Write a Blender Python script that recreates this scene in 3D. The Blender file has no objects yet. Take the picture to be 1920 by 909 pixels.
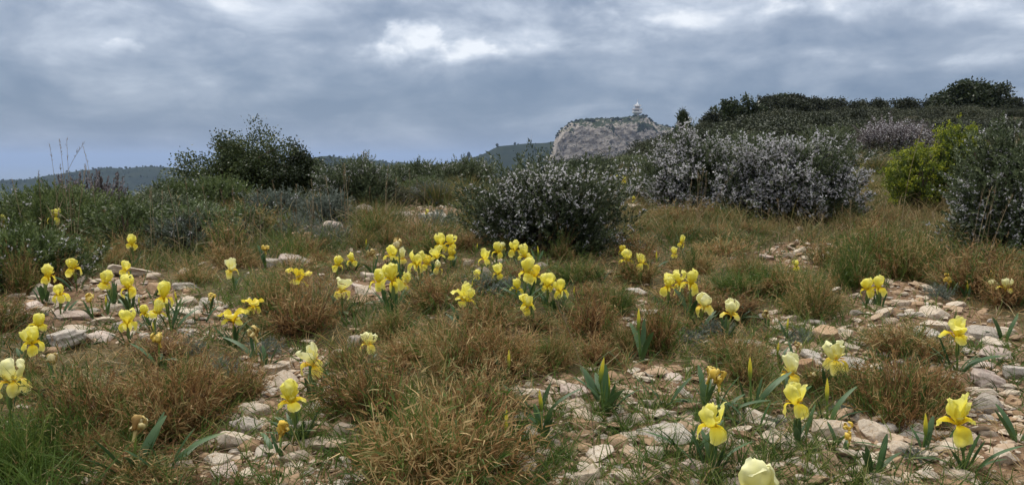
import bpy, math, random
import numpy as np
from mathutils import Vector, Matrix, Euler
R = math.radians
rng = np.random.default_rng(7)
random.seed(7)
scene = bpy.context.scene
COL = scene.collection

# ------------------------------------------------------------------ camera
CAM_Z = 0.72
FPX, CX, CY, HORIZON = 1450.0, 960.0, 454.5, 297.0
PITCH = math.atan((CY - HORIZON) / FPX)
cd = bpy.data.cameras.new("camera")
cam = bpy.data.objects.new("camera", cd)
COL.objects.link(cam)
cam.location = (0, 0, CAM_Z)
cam.rotation_euler = (math.pi / 2 - PITCH, 0, 0)
cd.sensor_width = 36.0
cd.lens = 36.0 * FPX / 1920.0
cd.clip_start = 0.05
cd.clip_end = 80000
scene.camera = cam

# ------------------------------------------------------------------ exposure / render
scene.render.engine = 'CYCLES'
vs = scene.view_settings
vs.view_transform = 'Standard'
vs.look = 'None'
vs.exposure = 0.8
vs.gamma = 1.0
vs.use_curve_mapping = False
cy = scene.cycles
cy.max_bounces = 5
cy.diffuse_bounces = 2
cy.glossy_bounces = 1
cy.transmission_bounces = 3
cy.transparent_max_bounces = 4
cy.volume_bounces = 0
cy.caustics_reflective = False
cy.caustics_refractive = False
cy.use_denoising = True
cy.denoiser = 'OPENIMAGEDENOISE'
cy.denoising_input_passes = 'RGB_ALBEDO_NORMAL'
cy.denoising_prefilter = 'ACCURATE'

# ------------------------------------------------------------------ sky
SUN_EL, SUN_AZ = R(52), R(-28)            # azimuth from +Y towards +X
world = bpy.data.worlds.new("World")
scene.world = world
world.use_nodes = True
nt = world.node_tree
nt.nodes.clear()


class NB:
    """small helper round a node tree"""
    def __init__(self, nt):
        self.nt = nt

    def node(self, t, **kw):
        n = self.nt.nodes.new(t)
        for k, v in kw.items():
            setattr(n, k, v)
        return n

    def put(self, sock, v):
        if isinstance(v, bpy.types.NodeSocket):
            self.nt.links.new(v, sock)
        else:
            sock.default_value = v

    def m(self, op, a, b=None, c=None, clamp=False):
        n = self.node('ShaderNodeMath', operation=op, use_clamp=clamp)
        self.put(n.inputs[0], a)
        if b is not None:
            self.put(n.inputs[1], b)
        if c is not None:
            self.put(n.inputs[2], c)
        return n.outputs[0]

    def smooth(self, v, a, b, lo=0.0, hi=1.0):
        n = self.node('ShaderNodeMapRange', interpolation_type='SMOOTHSTEP')
        self.put(n.inputs['Value'], v)
        n.inputs['From Min'].default_value = a
        n.inputs['From Max'].default_value = b
        n.inputs['To Min'].default_value = lo
        n.inputs['To Max'].default_value = hi
        return n.outputs[0]

    def comb(self, x, y, z):
        n = self.node('ShaderNodeCombineXYZ')
        self.put(n.inputs[0], x)
        self.put(n.inputs[1], y)
        self.put(n.inputs[2], z)
        return n.outputs[0]

    def noise(self, vec, scale, detail=5, rough=0.55, dist=0.0, lac=2.0):
        n = self.node('ShaderNodeTexNoise')
        if vec is not None:
            self.put(n.inputs['Vector'], vec)
        n.inputs['Scale'].default_value = scale
        n.inputs['Detail'].default_value = detail
        n.inputs['Roughness'].default_value = rough
        n.inputs['Distortion'].default_value = dist
        n.inputs['Lacunarity'].default_value = lac
        return n.outputs[0]

    def ramp(self, v, stops, interp='LINEAR'):
        n = self.node('ShaderNodeValToRGB')
        cr = n.color_ramp
        cr.interpolation = interp
        while len(cr.elements) < len(stops):
            cr.elements.new(0.5)
        for e, (p, c) in zip(cr.elements, stops):
            e.position = p
            e.color = (c[0], c[1], c[2], 1)
        self.put(n.inputs[0], v)
        return n.outputs[0]

    def mix(self, f, a, b, blend='MIX'):
        n = self.node('ShaderNodeMix', data_type='RGBA', blend_type=blend)
        self.put(n.inputs[0], f)
        for s, v in ((n.inputs[6], a), (n.inputs[7], b)):
            if isinstance(v, bpy.types.NodeSocket):
                self.nt.links.new(v, s)
            else:
                s.default_value = (v[0], v[1], v[2], 1)
        return n.outputs[2]


W = NB(nt)
tc = W.node('ShaderNodeTexCoord')
sep = W.node('ShaderNodeSeparateXYZ')
nt.links.new(tc.outputs['Generated'], sep.inputs[0])
dx, dy, dz = sep.outputs
el = W.m('ARCSINE', dz)
az = W.m('ARCTAN2', dx, dy)
# cloud deck seen in perspective: flat layers squeeze towards the horizon
den = W.m('ADD', W.m('MAXIMUM', dz, 0.0), 0.10)
uvx, uvy = W.m('DIVIDE', dx, den), W.m('DIVIDE', dy, den)
deck = W.noise(W.comb(uvx, uvy, 3.3), 0.62, 6, 0.55, 0.5)
deck2 = W.noise(W.comb(W.m('MULTIPLY', az, 1.0), W.m('MULTIPLY', el, 2.6), 1.7), 7.0, 7, 0.55, 0.35)
fine = W.noise(W.comb(az, W.m('MULTIPLY', el, 1.35), 7.1), 24.0, 8, 0.62, 0.25)
billow = W.m('ABSOLUTE', W.m('SUBTRACT', W.noise(W.comb(W.m('MULTIPLY', az, 1.0), W.m('MULTIPLY', el, 1.7), 9.4), 7.5, 5, 0.5, 0.3), 0.5))
puff = W.noise(W.comb(az, W.m('MULTIPLY', el, 1.3), 2.6), 11.0, 7, 0.58, 0.2)


def blob(px, py, rx, ry, noise_amt=0.9, hard=0.9):
    a0, e0 = math.atan((px - CX) / FPX), math.atan((HORIZON - py) / FPX)
    ax, ey = rx / FPX, ry / FPX
    a = W.m('MULTIPLY', W.m('SUBTRACT', az, a0), 1 / ax)
    e = W.m('MULTIPLY', W.m('SUBTRACT', el, e0), 1 / ey)
    f = W.m('SUBTRACT', 1.0, W.m('ADD', W.m('MULTIPLY', a, a), W.m('MULTIPLY', e, e)))
    f = W.m('ADD', f, W.m('MULTIPLY', W.m('SUBTRACT', fine, 0.5), noise_amt * 2.6))
    f = W.m('ADD', f, W.m('MULTIPLY', W.m('SUBTRACT', puff, 0.5), noise_amt * 3.4))
    s = W.smooth(f, 0.0, hard)
    sh = W.m('ADD', W.smooth(e, -0.9, 0.8, 0.1, 0.85), W.m('MULTIPLY', W.m('SUBTRACT', fine, 0.5), 1.1))
    return W.m('MULTIPLY', s, sh)


b = W.smooth(el, R(2.4), R(10.5), 0.17, 0.64)
b = W.m('ADD', b, W.smooth(el, R(4.0), R(0.6), 0.0, 0.12))
b = W.m('ADD', b, W.m('MULTIPLY', W.m('SUBTRACT', deck, 0.5), 0.6))
b = W.m('ADD', b, W.m('MULTIPLY', W.m('SUBTRACT', deck2, 0.5), 1.30))
b = W.m('ADD', b, W.m('MULTIPLY', W.m('SUBTRACT', fine, 0.5), 0.24))
b = W.m('ADD', b, W.m('MULTIPLY', W.m('SUBTRACT', billow, 0.09), 1.3))
for (px, py, rx, ry, amp, hard) in [(785, 98, 62, 50, .23, .6), (885, 106, 62, 36, .20, .65), (715, 118, 48, 28, .20, .7), (430, 88, 50, 14, .12, .5), (1255, 60, 60, 34, .12, .6), (1110, 40, 70, 30, .12, .6), (1480, 60, 80, 34, .10, .7), (600, 30, 80, 26, .08, .8), (830, 110, 260, 75, .16, 2.0),
                                    (235, 12, 70, 26, .3, .8), (85, 70, 90, 40, .14, 1.2), (255, 118, 45, 18, .22, .7),
                                    (1520, 140, 110, 46, .14, 1.3), (1690, 20, 240, 60, .16, 1.3), (1830, 60, 140, 45, .14, 1.2),
                                    (1840, 150, 130, 22, .2, .9), (1250, 20, 330, 50, .14, 1.3), (1190, 60, 90, 40, .1, 1.0)]:
    b = W.m('ADD', b, W.m('MULTIPLY', blob(px, py, rx, ry, .75, hard), amp))
for (px, py, rx, ry, amp) in [(230, 205, 420, 46, -.16), (640, 215, 300, 34, -.12), (1080, 180, 330, 60, -.14), (1750, 110, 200, 40, -.14), (560, 60, 220, 50, -.06)]:
    b = W.m('ADD', b, W.m('MULTIPLY', blob(px, py, rx, ry, .35, 1.2), amp))
b = W.m('MINIMUM', W.m('MAXIMUM', b, 0.0), 1.0)
cloud = W.ramp(b, [(0.0, (.094, .132, .196)), (0.22, (.130, .168, .232)), (0.5, (.208, .244, .306)), (0.78, (.35, .385, .445)), (1.0, (.54, .56, .59))])
sky = W.node('ShaderNodeTexSky', sky_type='NISHITA')
sky.sun_disc = False
sky.sun_elevation = SUN_EL
sky.sun_rotation = SUN_AZ
sky.altitude = 300
nis = W.mix(1.0, sky.outputs[0], (0.08, 0.08, 0.08), 'MULTIPLY')
base = W.mix(0.92, nis, cloud)
# overhead the cloud is a neutral, brighter grey
base = W.mix(W.smooth(el, R(13), R(35), 0.0, 0.85), base, (.33, .325, .315))
# an overcast sky is brighter overhead, brightest round the veiled sun
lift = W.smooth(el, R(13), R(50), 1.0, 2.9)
lit = W.mix(1.0, base, (1, 1, 1), 'MULTIPLY')
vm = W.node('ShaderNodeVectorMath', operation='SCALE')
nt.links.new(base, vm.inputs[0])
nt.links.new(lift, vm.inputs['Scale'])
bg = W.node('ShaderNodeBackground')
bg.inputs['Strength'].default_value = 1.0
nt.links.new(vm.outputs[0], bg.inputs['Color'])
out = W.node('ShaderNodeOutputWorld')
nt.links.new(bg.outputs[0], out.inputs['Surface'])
world.cycles.sampling_method = 'MANUAL'
world.cycles.sample_map_resolution = 512

# ------------------------------------------------------------------ sun behind the cloud
sd = bpy.data.lights.new("sun", 'SUN')
sun = bpy.data.objects.new("sun", sd)
COL.objects.link(sun)
sd.energy = 1.5
sd.angle = R(10)
sd.color = (1.0, 0.95, 0.86)
sdir = Vector((math.sin(SUN_AZ) * math.cos(SUN_EL), math.cos(SUN_AZ) * math.cos(SUN_EL), math.sin(SUN_EL)))
sun.rotation_euler = (-sdir).to_track_quat('-Z', 'Y').to_euler()


# ------------------------------------------------------------------ numpy noise, mesh building
def _hash(ix, iy, iz, seed):
    h = (ix * 374761393 + iy * 668265263 + iz * 2147483647 + seed * 1274126177) & 0xFFFFFFFF
    h = ((h ^ (h >> 13)) * 1274126177) & 0xFFFFFFFF
    h = h ^ (h >> 16)
    return (h & 0xFFFF) / 65535.0


def vnoise(p, seed=0):
    p = np.asarray(p, float)
    i = np.floor(p).astype(np.int64)
    f = p - i
    f = f * f * (3 - 2 * f)
    out = 0
    for a in (0, 1):
        for b_ in (0, 1):
            for c in (0, 1):
                w = (f[..., 0] if a else 1 - f[..., 0]) * (f[..., 1] if b_ else 1 - f[..., 1]) * (f[..., 2] if c else 1 - f[..., 2])
                out = out + w * _hash(i[..., 0] + a, i[..., 1] + b_, i[..., 2] + c, seed)
    return out * 2 - 1


def fbm(p, octv=4, seed=0, gain=0.5):
    p = np.asarray(p, float)
    s, a = 0, 1.0
    for k in range(octv):
        s = s + a * vnoise(p * 2 ** k + 17.3 * k, seed + k)
        a *= gain
    return s


def p3(x, y, z=0.0):
    x, y = np.broadcast_arrays(np.asarray(x, float), np.asarray(y, float))
    return np.stack([x, y, np.zeros_like(x) + z], -1)


def norm(v):
    return v / np.maximum(np.linalg.norm(v, axis=-1, keepdims=True), 1e-9)


class Geo:
    def __init__(self):
        self.V, self.F4, self.F3, self.T, self.n = [], [], [], [], 0

    def add(self, V, F, tone=0.5):
        V = np.asarray(V, float).reshape(-1, 3)
        F = np.asarray(F, int)
        t = np.zeros(len(V)) + tone
        self.V.append(V)
        self.T.append(t)
        (self.F4 if F.shape[1] == 4 else self.F3).append(F + self.n)
        self.n += len(V)
        return self

    def mesh(self, name, mat, smooth=True):
        V = np.concatenate(self.V)
        T = np.concatenate(self.T)
        f4 = np.concatenate(self.F4) if self.F4 else np.zeros((0, 4), int)
        f3 = np.concatenate(self.F3) if self.F3 else np.zeros((0, 3), int)
        me = bpy.data.meshes.new(name)
        me.vertices.add(len(V))
        me.vertices.foreach_set('co', V.astype(np.float32).ravel())
        me.loops.add(f4.size + f3.size)
        me.loops.foreach_set('vertex_index', np.concatenate([f4.ravel(), f3.ravel()]).astype(np.int32))
        me.polygons.add(len(f4) + len(f3))
        st = np.concatenate([np.arange(len(f4)) * 4, f4.size + np.arange(len(f3)) * 3])
        me.polygons.foreach_set('loop_start', st.astype(np.int32))
        me.polygons.foreach_set('use_smooth', np.full(len(st), smooth))
        me.update(calc_edges=True)
        at_ = me.attributes.new('tone', 'FLOAT', 'POINT')
        at_.data.foreach_set('value', T.astype(np.float32))
        if mat is not None:
            me.materials.append(mat)
        return me

    def build(self, name, mat, parent=None, smooth=True):
        return link(name, self.mesh(name, mat, smooth), parent)


def link(name, me, parent=None):
    o = bpy.data.objects.new(name, me)
    COL.objects.link(o)
    if parent is not None:
        o.parent = parent
    return o


def tag(o, label=None, cat=None, group=None, kind=None):
    if label:
        o['label'] = label
    if cat:
        o['category'] = cat
    if group:
        o['group'] = group
    if kind:
        o['kind'] = kind
    return o


def empty(name, loc, rz=0.0, sc=1.0):
    o = link(name, None)
    o.location = loc
    o.rotation_euler = (0, 0, rz)
    o.scale = (sc, sc, sc)
    o.empty_display_size = 0.05
    return o


def copy_tree(src, parent=None):
    c = src.copy()
    COL.objects.link(c)
    if parent is not None:
        c.parent = parent
    for ch in src.children:
        copy_tree(ch, c)
    return c


def kites(P, D, S, L, Wd, mid=0.45, drop=0.0):
    """one flat four-cornered leaf per point"""
    n = len(P)
    L = np.broadcast_to(np.asarray(L, float), (n,))[:, None]
    Wd = np.broadcast_to(np.asarray(Wd, float), (n,))[:, None]
    m_ = P + D * L * mid
    tip = P + D * L
    tip = tip + np.array([0, 0, -1.0]) * (drop * L)
    V = np.stack([P, m_ + S * Wd, tip, m_ - S * Wd], 1).reshape(-1, 3)
    F = np.arange(n * 4).reshape(n, 4)
    return V, F


def strips(P, D, S, L, Wd, bend, segs=3, power=1.6, base=1.0):
    """tapered bent blades; bend is a displacement (n,3) reached at the tip"""
    n = len(P)
    t = np.linspace(0, 1, segs + 1)
    L = np.broadcast_to(np.asarray(L, float), (n,))
    Wd = np.broadcast_to(np.asarray(Wd, float), (n,))
    C = P[:, None] + D[:, None] * (L[:, None] * t)[..., None] + bend[:, None] * (t ** 2)[None, :, None]
    w = np.minimum(1.0, base + (1 - base) * np.minimum(1, t * 4)) * (1 - t ** power) + 0.04
    off = S[:, None] * (Wd[:, None] * w[None])[..., None]
    V = np.stack([C - off, C + off], 2).reshape(-1, 3)
    k = (segs + 1) * 2
    f = np.array([[2 * i, 2 * i + 1, 2 * i + 3, 2 * i + 2] for i in range(segs)])
    F = (f[None] + (np.arange(n) * k)[:, None, None]).reshape(-1, 4)
    return V, F, k


def tube(pts, rad, sides=6, cap=True):
    pts = np.asarray(pts, float)
    k = len(pts)
    rad = np.broadcast_to(np.asarray(rad, float), (k,))
    tan = norm(np.gradient(pts, axis=0))
    ref = np.array([0.31, 0.17, 0.05]) if abs(tan[0][2]) > .7 else np.array([0, 0, 1.0])
    a = norm(np.cross(tan, ref))
    b_ = np.cross(tan, a)
    th = np.linspace(0, 2 * math.pi, sides, endpoint=False)
    V = pts[:, None] + rad[:, None, None] * (np.cos(th)[None, :, None] * a[:, None] + np.sin(th)[None, :, None] * b_[:, None])
    F = [[i * sides + j, i * sides + (j + 1) % sides, (i + 1) * sides + (j + 1) % sides, (i + 1) * sides + j] for i in range(k - 1) for j in range(sides)]
    return V.reshape(-1, 3), np.array(F)


def lathe(prof, sides=16):
    prof = np.asarray(prof, float)
    th = np.linspace(0, 2 * math.pi, sides, endpoint=False)
    V = np.stack([prof[:, 0:1] * np.cos(th), prof[:, 0:1] * np.sin(th), prof[:, 1:2] + 0 * th], -1).reshape(-1, 3)
    k = len(prof)
    F = [[i * sides + j, i * sides + (j + 1) % sides, (i + 1) * sides + (j + 1) % sides, (i + 1) * sides + j] for i in range(k - 1) for j in range(sides)]
    return V, np.array(F)


def rand_unit(n):
    return norm(rng.normal(size=(n, 3)))


def perp(D):
    return norm(np.cross(D, rand_unit(len(D))))


# ------------------------------------------------------------------ materials
def new_mat(name):
    m = bpy.data.materials.new(name)
    m.use_nodes = True
    m.node_tree.nodes.clear()
    N = NB(m.node_tree)
    o = N.node('ShaderNodeOutputMaterial')
    return m, N, o


def leaf_mat(name, stops, trans=0.25, rough=0.6, vary=0.25, spec=0.25):
    """leaves, blades and petals: colour by each leaf's own 'tone', a little light through them"""
    m, N, o = new_mat(name)
    a = N.node('ShaderNodeAttribute', attribute_name='tone')
    c = N.ramp(a.outputs['Fac'], stops)
    oi = N.node('ShaderNodeObjectInfo')
    h = N.node('ShaderNodeHueSaturation')
    h.inputs['Hue'].default_value = 0.5
    N.put(h.inputs['Value'], N.m('ADD', 1 - vary / 2, N.m('MULTIPLY', oi.outputs['Random'], vary)))
    N.put(h.inputs['Color'], c)
    p = N.node('ShaderNodeBsdfPrincipled')
    N.put(p.inputs['Base Color'], h.outputs[0])
    p.inputs['Roughness'].default_value = rough
    p.inputs['Specular IOR Level'].default_value = spec
    if trans > 0:
        t = N.node('ShaderNodeBsdfTranslucent')
        N.put(t.inputs['Color'], h.outputs[0])
        mx = N.node('ShaderNodeMixShader')
        mx.inputs[0].default_value = trans
        m.node_tree.links.new(p.outputs[0], mx.inputs[1])
        m.node_tree.links.new(t.outputs[0], mx.inputs[2])
        m.node_tree.links.new(mx.outputs[0], o.inputs['Surface'])
    else:
        m.node_tree.links.new(p.outputs[0], o.inputs['Surface'])
    return m


def plain_mat(name, col, rough=0.7, spec=0.3, noise=0.0, nscale=20, metallic=0.0):
    m, N, o = new_mat(name)
    p = N.node('ShaderNodeBsdfPrincipled')
    if noise:
        t = N.node('ShaderNodeTexCoord')
        f = N.noise(t.outputs['Object'], nscale, 5, 0.6)
        c = N.mix(f, [x * (1 - noise) for x in col], [min(1, x * (1 + noise)) for x in col])
        N.put(p.inputs['Base Color'], c)
    else:
        p.inputs['Base Color'].default_value = (*col, 1)
    p.inputs['Roughness'].default_value = rough
    p.inputs['Specular IOR Level'].default_value = spec
    p.inputs['Metallic'].default_value = metallic
    m.node_tree.links.new(p.outputs[0], o.inputs['Surface'])
    return m


def rock_mat(name, stops, scale=9.0, stain=(.34, .20, .09), stain_amt=0.5, lichen=0.4, bump=0.35, coord='Object', vary=True):
    m, N, o = new_mat(name)
    t = N.node('ShaderNodeTexCoord')
    oi = N.node('ShaderNodeObjectInfo')
    v = t.outputs[coord]
    if vary:
        ad = N.node('ShaderNodeVectorMath', operation='ADD')
        N.put(ad.inputs[0], v)
        N.put(ad.inputs[1], N.comb(N.m('MULTIPLY', oi.outputs['Random'], 37.0), N.m('MULTIPLY', oi.outputs['Random'], 91.0), 0.0))
        v = ad.outputs[0]
    n1 = N.noise(v, scale, 6, 0.62, 0.4)
    n2 = N.noise(v, scale * 0.45, 3, 0.5, 0.6)
    n3 = N.noise(v, scale * 5, 4, 0.65)
    k = N.m('ADD', N.m('MULTIPLY', n1, 0.7), N.m('MULTIPLY', n3, 0.3))
    if vary:
        k = N.m('ADD', k, N.m('MULTIPLY', N.m('SUBTRACT', oi.outputs['Random'], 0.5), 0.22))
    c = N.ramp(k, stops)
    c = N.mix(N.m('MULTIPLY', N.smooth(n2, 0.52, 0.72), stain_amt), c, stain)
    li = N.smooth(N.noise(v, scale * 2.2, 5, 0.7), 0.58, 0.70)
    c = N.mix(N.m('MULTIPLY', li, lichen), c, (.17, .165, .16))
    wv = N.node('ShaderNodeTexVoronoi', feature='DISTANCE_TO_EDGE')
    dist = N.node('ShaderNodeVectorMath', operation='ADD')
    N.put(dist.inputs[0], v)
    N.put(dist.inputs[1], N.comb(N.m('MULTIPLY', n1, 0.12), N.m('MULTIPLY', n2, 0.12), 0.0))
    N.put(wv.inputs['Vector'], dist.outputs[0])
    wv.inputs['Scale'].default_value = scale * 0.8
    crack = N.smooth(wv.outputs['Distance'], 0.0, 0.018, 1.0, 0.0)
    crack = N.m('MULTIPLY', crack, N.smooth(n2, 0.45, 0.6))
    c = N.mix(N.m('MULTIPLY', crack, 0.45), c, (.10, .07, .05))
    p = N.node('ShaderNodeBsdfPrincipled')
    N.put(p.inputs['Base Color'], c)
    p.inputs['Roughness'].default_value = 0.9
    p.inputs['Specular IOR Level'].default_value = 0.15
    bp = N.node('ShaderNodeBump')
    bp.inputs['Strength'].default_value = bump
    bp.inputs['Distance'].default_value = 0.01
    N.put(bp.inputs['Height'], N.m('SUBTRACT', N.m('ADD', n1, N.m('MULTIPLY', n3, 0.5)), crack))
    N.put(p.inputs['Normal'], bp.outputs[0])
    m.node_tree.links.new(p.outputs[0], o.inputs['Surface'])
    return m


STRAW = [(0.0, (.055, .032, .017)), (0.22, (.175, .088, .034)), (0.45, (.335, .192, .072)), (0.62, (.53, .38, .18)), (0.76, (.24, .21, .075)), (0.9, (.125, .145, .040)), (1.0, (.07, .11, .025))]
M_DRY = leaf_mat("dry grass", STRAW, 0.22, 0.65)
M_GRN = leaf_mat("green grass", [(0, (.036, .062, .012)), (0.45, (.078, .132, .024)), (0.75, (.155, .195, .042)), (0.9, (.30, .26, .10)), (1, (.42, .32, .16))], 0.3, 0.5)
M_MIX = leaf_mat("mixed grass", [(0, (.04, .06, .018)), (0.35, (.085, .115, .03)), (0.55, (.16, .15, .05)), (0.75, (.27, .19, .085)), (1, (.40, .29, .15))], 0.25, 0.6)
M_STALK = leaf_mat("dry stalk", [(0, (.16, .11, .06)), (1, (.36, .28, .17))], 0.0, 0.7)
M_ROS = leaf_mat("rosemary leaf", [(0, (.024, .034, .016)), (0.5, (.062, .084, .036)), (0.85, (.12, .145, .065)), (1, (.19, .205, .105))], 0.15, 0.5)
M_ROSB = leaf_mat("rosemary blossom", [(0, (.34, .315, .33)), (0.5, (.56, .535, .55)), (1, (.79, .77, .775))], 0.25, 0.7)
M_SHRUB = leaf_mat('mid green shrub leaf', [(0, (.030, .046, .014)), (0.5, (.080, .115, .032)), (0.85, (.145, .18, .055)), (1, (.20, .22, .08))], 0.2, 0.5)
M_OAK = leaf_mat("oak leaf", [(0, (.018, .026, .011)), (0.5, (.048, .066, .024)), (0.8, (.092, .115, .036)), (1, (.15, .165, .055))], 0.15, 0.42)
M_DARK = leaf_mat("dark scrub leaf", [(0, (.020, .025, .014)), (0.5, (.044, .052, .026)), (0.8, (.078, .084, .040)), (1, (.13, .115, .065))], 0.1, 0.6)
M_SPURGE = leaf_mat("spurge leaf", [(0, (.025, .04, .010)), (0.4, (.065, .10, .016)), (0.68, (.15, .19, .020)), (1, (.35, .36, .03))], 0.3, 0.5)
M_HEATH = leaf_mat("heath spike", [(0, (.07, .055, .05)), (0.5, (.15, .125, .125)), (1, (.27, .235, .24))], 0.1, 0.8)
M_GREYL = leaf_mat("grey herb leaf", [(0, (.05, .06, .045)), (0.5, (.12, .145, .115)), (1, (.24, .27, .23))], 0.15, 0.7)
M_BARK = plain_mat("bark", (.085, .062, .045), 0.9, 0.1, 0.5, 30)
M_PALEBARK = plain_mat("bleached wood", (.30, .27, .23), 0.9, 0.1, 0.4, 30)
LIME = [(0.22, (.29, .225, .165)), (0.42, (.48, .39, .295)), (0.58, (.59, .50, .395)), (0.78, (.69, .62, .52))]
M_LIME = rock_mat("limestone", LIME, 9.0, (.42, .26, .13), 0.5, 0.22, 0.6)
M_PINK = rock_mat("pink limestone", [(0.22, (.25, .19, .16)), (0.45, (.45, .36, .30)), (0.6, (.55, .455, .385)), (0.8, (.64, .56, .49))], 7.0, (.34, .22, .20), 0.5, 0.3, 0.5)
M_GREYR = rock_mat("grey limestone", [(0.22, (.23, .195, .16)), (0.45, (.42, .365, .305)), (0.6, (.53, .475, .41)), (0.8, (.63, .58, .52))], 9.0, (.30, .22, .14), 0.35, 0.35, 0.7)
M_OCHRE = rock_mat("ochre limestone", [(0.22, (.17, .10, .06)), (0.45, (.32, .20, .115)), (0.6, (.42, .29, .18)), (0.8, (.52, .40, .28))], 9.0, (.33, .18, .08), 0.6, 0.2, 0.5)
# ------------------------------------------------------------------ terrain
AZT = np.array([-180, -60, -36, -26, -17, -9, 0, 10, 14, 20, 30, 38, 60, 180.0])
RT = np.array([0.3, 1.6, 2.5, 3.5, 4.7, 6.5, 9, 13, 20, 30, 45, 62, 80, 110, 180, 400, 1000, 2000])
_L36 = [-.72, -.72, -.71, -.70, -.68, -.62, -.62, -1.0, -2.3, -4.5, -8, -14, -21, -32, -60, -110, -180, -240]
_L26 = [-.72, -.72, -.71, -.69, -.66, -.60, -.54, -.80, -1.9, -4.0, -8, -13, -20, -31, -60, -110, -180, -240]
_L17 = [-.72, -.72, -.69, -.65, -.61, -.57, -.53, -.62, -1.3, -3.0, -6, -11, -18, -30, -60, -110, -180, -240]
_L9 = [-.72, -.71, -.64, -.58, -.55, -.53, -.50, -.54, -.8, -1.6, -3.5, -7, -12, -22, -50, -110, -180, -240]
_0 = [-.72, -.71, -.60, -.54, -.52, -.50, -.48, -.46, -.6, -1.0, -2.2, -4.5, -8, -17, -45, -110, -180, -240]
_10 = [-.72, -.72, -.65, -.58, -.55, -.47, -.36, -.23, -.12, .05, .45, .5, .0, -6, -35, -110, -180, -240]
_14 = [-.72, -.72, -.67, -.60, -.56, -.46, -.34, -.20, .0, .35, 1.0, 1.7, 2.0, -2, -30, -110, -180, -240]
_20 = [-.72, -.72, -.69, -.62, -.57, -.48, -.36, -.18, .10, .65, 1.75, 2.9, 3.5, 1, -25, -110, -180, -240]
_30 = [-.72, -.72, -.70, -.63, -.58, -.48, -.33, -.08, .35, 1.0, 2.1, 3.1, 3.7, 2, -22, -110, -180, -240]
_38 = [-.72, -.72, -.70, -.63, -.58, -.47, -.30, 0, .4, 1.0, 2.1, 3.1, 3.6, 2, -22, -110, -180, -240]
_60 = [-.72, -.72, -.71, -.68, -.64, -.56, -.4, -.2, .2, .8, 1.8, 2.6, 3, 1, -25, -110, -180, -240]
_m60 = [-.72, -.72, -.72, -.72, -.70, -.68, -.75, -1.2, -2.6, -5, -9, -15, -22, -34, -60, -110, -180, -240]
_bk = [-.72, -.72, -.72, -.72, -.72, -.72, -.75, -.9, -1.4, -2.5, -5, -9, -14, -24, -50, -110, -180, -240]
TAB = np.array([_bk, _m60, _L36, _L26, _L17, _L9, _0, _10, _14, _20, _30, _38, _60, _bk]) + CAM_Z


def H(x, y):
    x = np.asarray(x, float)
    y = np.asarray(y, float)
    r = np.maximum(np.hypot(x, y), 0.31)
    a = np.degrees(np.arctan2(x, y))
    ia = np.clip(np.searchsorted(AZT, a) - 1, 0, len(AZT) - 2)
    fa = (a - AZT[ia]) / (AZT[ia + 1] - AZT[ia])
    fa = fa * fa * (3 - 2 * fa) * 0.6 + fa * 0.4
    lr = np.log(np.minimum(r, RT[-1] - 1))
    LR = np.log(RT)
    ir = np.clip(np.searchsorted(LR, lr) - 1, 0, len(RT) - 2)
    fr = (lr - LR[ir]) / (LR[ir + 1] - LR[ir])

    def row(i):
        y0, y1 = TAB[i, ir], TAB[i, ir + 1]
        m0 = (y1 - TAB[i, np.maximum(ir - 1, 0)]) / (LR[ir + 1] - LR[np.maximum(ir - 1, 0)]) * (LR[ir + 1] - LR[ir])
        i2 = np.minimum(ir + 2, len(RT) - 1)
        m1 = (TAB[i, i2] - y0) / (LR[i2] - LR[ir]) * (LR[ir + 1] - LR[ir])
        t = fr
        return (2 * t**3 - 3 * t**2 + 1) * y0 + (t**3 - 2 * t**2 + t) * m0 + (-2 * t**3 + 3 * t**2) * y1 + (t**3 - t**2) * m1
    z = row(ia) * (1 - fa) + row(ia + 1) * fa
    z = z + 0.022 * fbm(p3(x * 2.2, y * 2.2), 3, 3) * np.clip((r - .8) / 1.5, 0, 1)
    z = z + 0.05 * fbm(p3(x * .5, y * .5), 2, 9) * np.clip((r - 4) / 8, 0, 1)
    z = z + 0.6 * fbm(p3(x * .06, y * .06), 3, 5) * np.clip((r - 28) / 60, 0, 1)
    z = z + 0.9 * np.exp(-((x - 19.8) ** 2 + (y - 57.0) ** 2) / 6.0) + .45 * np.exp(-((x - 18.0) ** 2 + (y - 57.0) ** 2) / 30)
    return z


cP, sP = math.cos(PITCH), math.sin(PITCH)


def ray(px, py):
    a, b_ = (px - CX) / FPX, (CY - py) / FPX
    return np.array([a, cP + b_ * sP, -sP + b_ * cP])


_ts = np.geomspace(0.7, 120, 700)


def at(px, py, h=0.0):
    """where the sight line through a photo point meets the surface h above the ground"""
    d = ray(px, py)
    P = _ts[:, None] * d + np.array([0, 0, CAM_Z])
    g = P[:, 2] - (H(P[:, 0], P[:, 1]) + h)
    k = np.nonzero(g < 0)[0]
    if len(k) == 0:
        k = len(_ts) - 1
        return P[k]
    k = max(k[0], 1)
    f = g[k - 1] / (g[k - 1] - g[k])
    t = _ts[k - 1] + f * (_ts[k] - _ts[k - 1])
    return t * d + np.array([0, 0, CAM_Z])


def project(x, y, z):
    x, y, z = (np.asarray(v, float) for v in (x, y, z))
    zz = z - CAM_Z
    dep = y * cP - zz * sP
    up = y * sP + zz * cP
    return CX + FPX * x / dep, CY - FPX * up / dep, dep


def polar(px, r):
    a = math.atan((px - CX) / FPX)
    x, y = r * math.sin(a), r * math.cos(a)
    return x, y, float(H(x, y))


def top_z(py, r_y):
    """height that shows at photo row py at forward distance r_y"""
    b_ = (CY - py) / FPX
    return CAM_Z + r_y * (-sP + b_ * cP) / (cP + b_ * sP)


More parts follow.
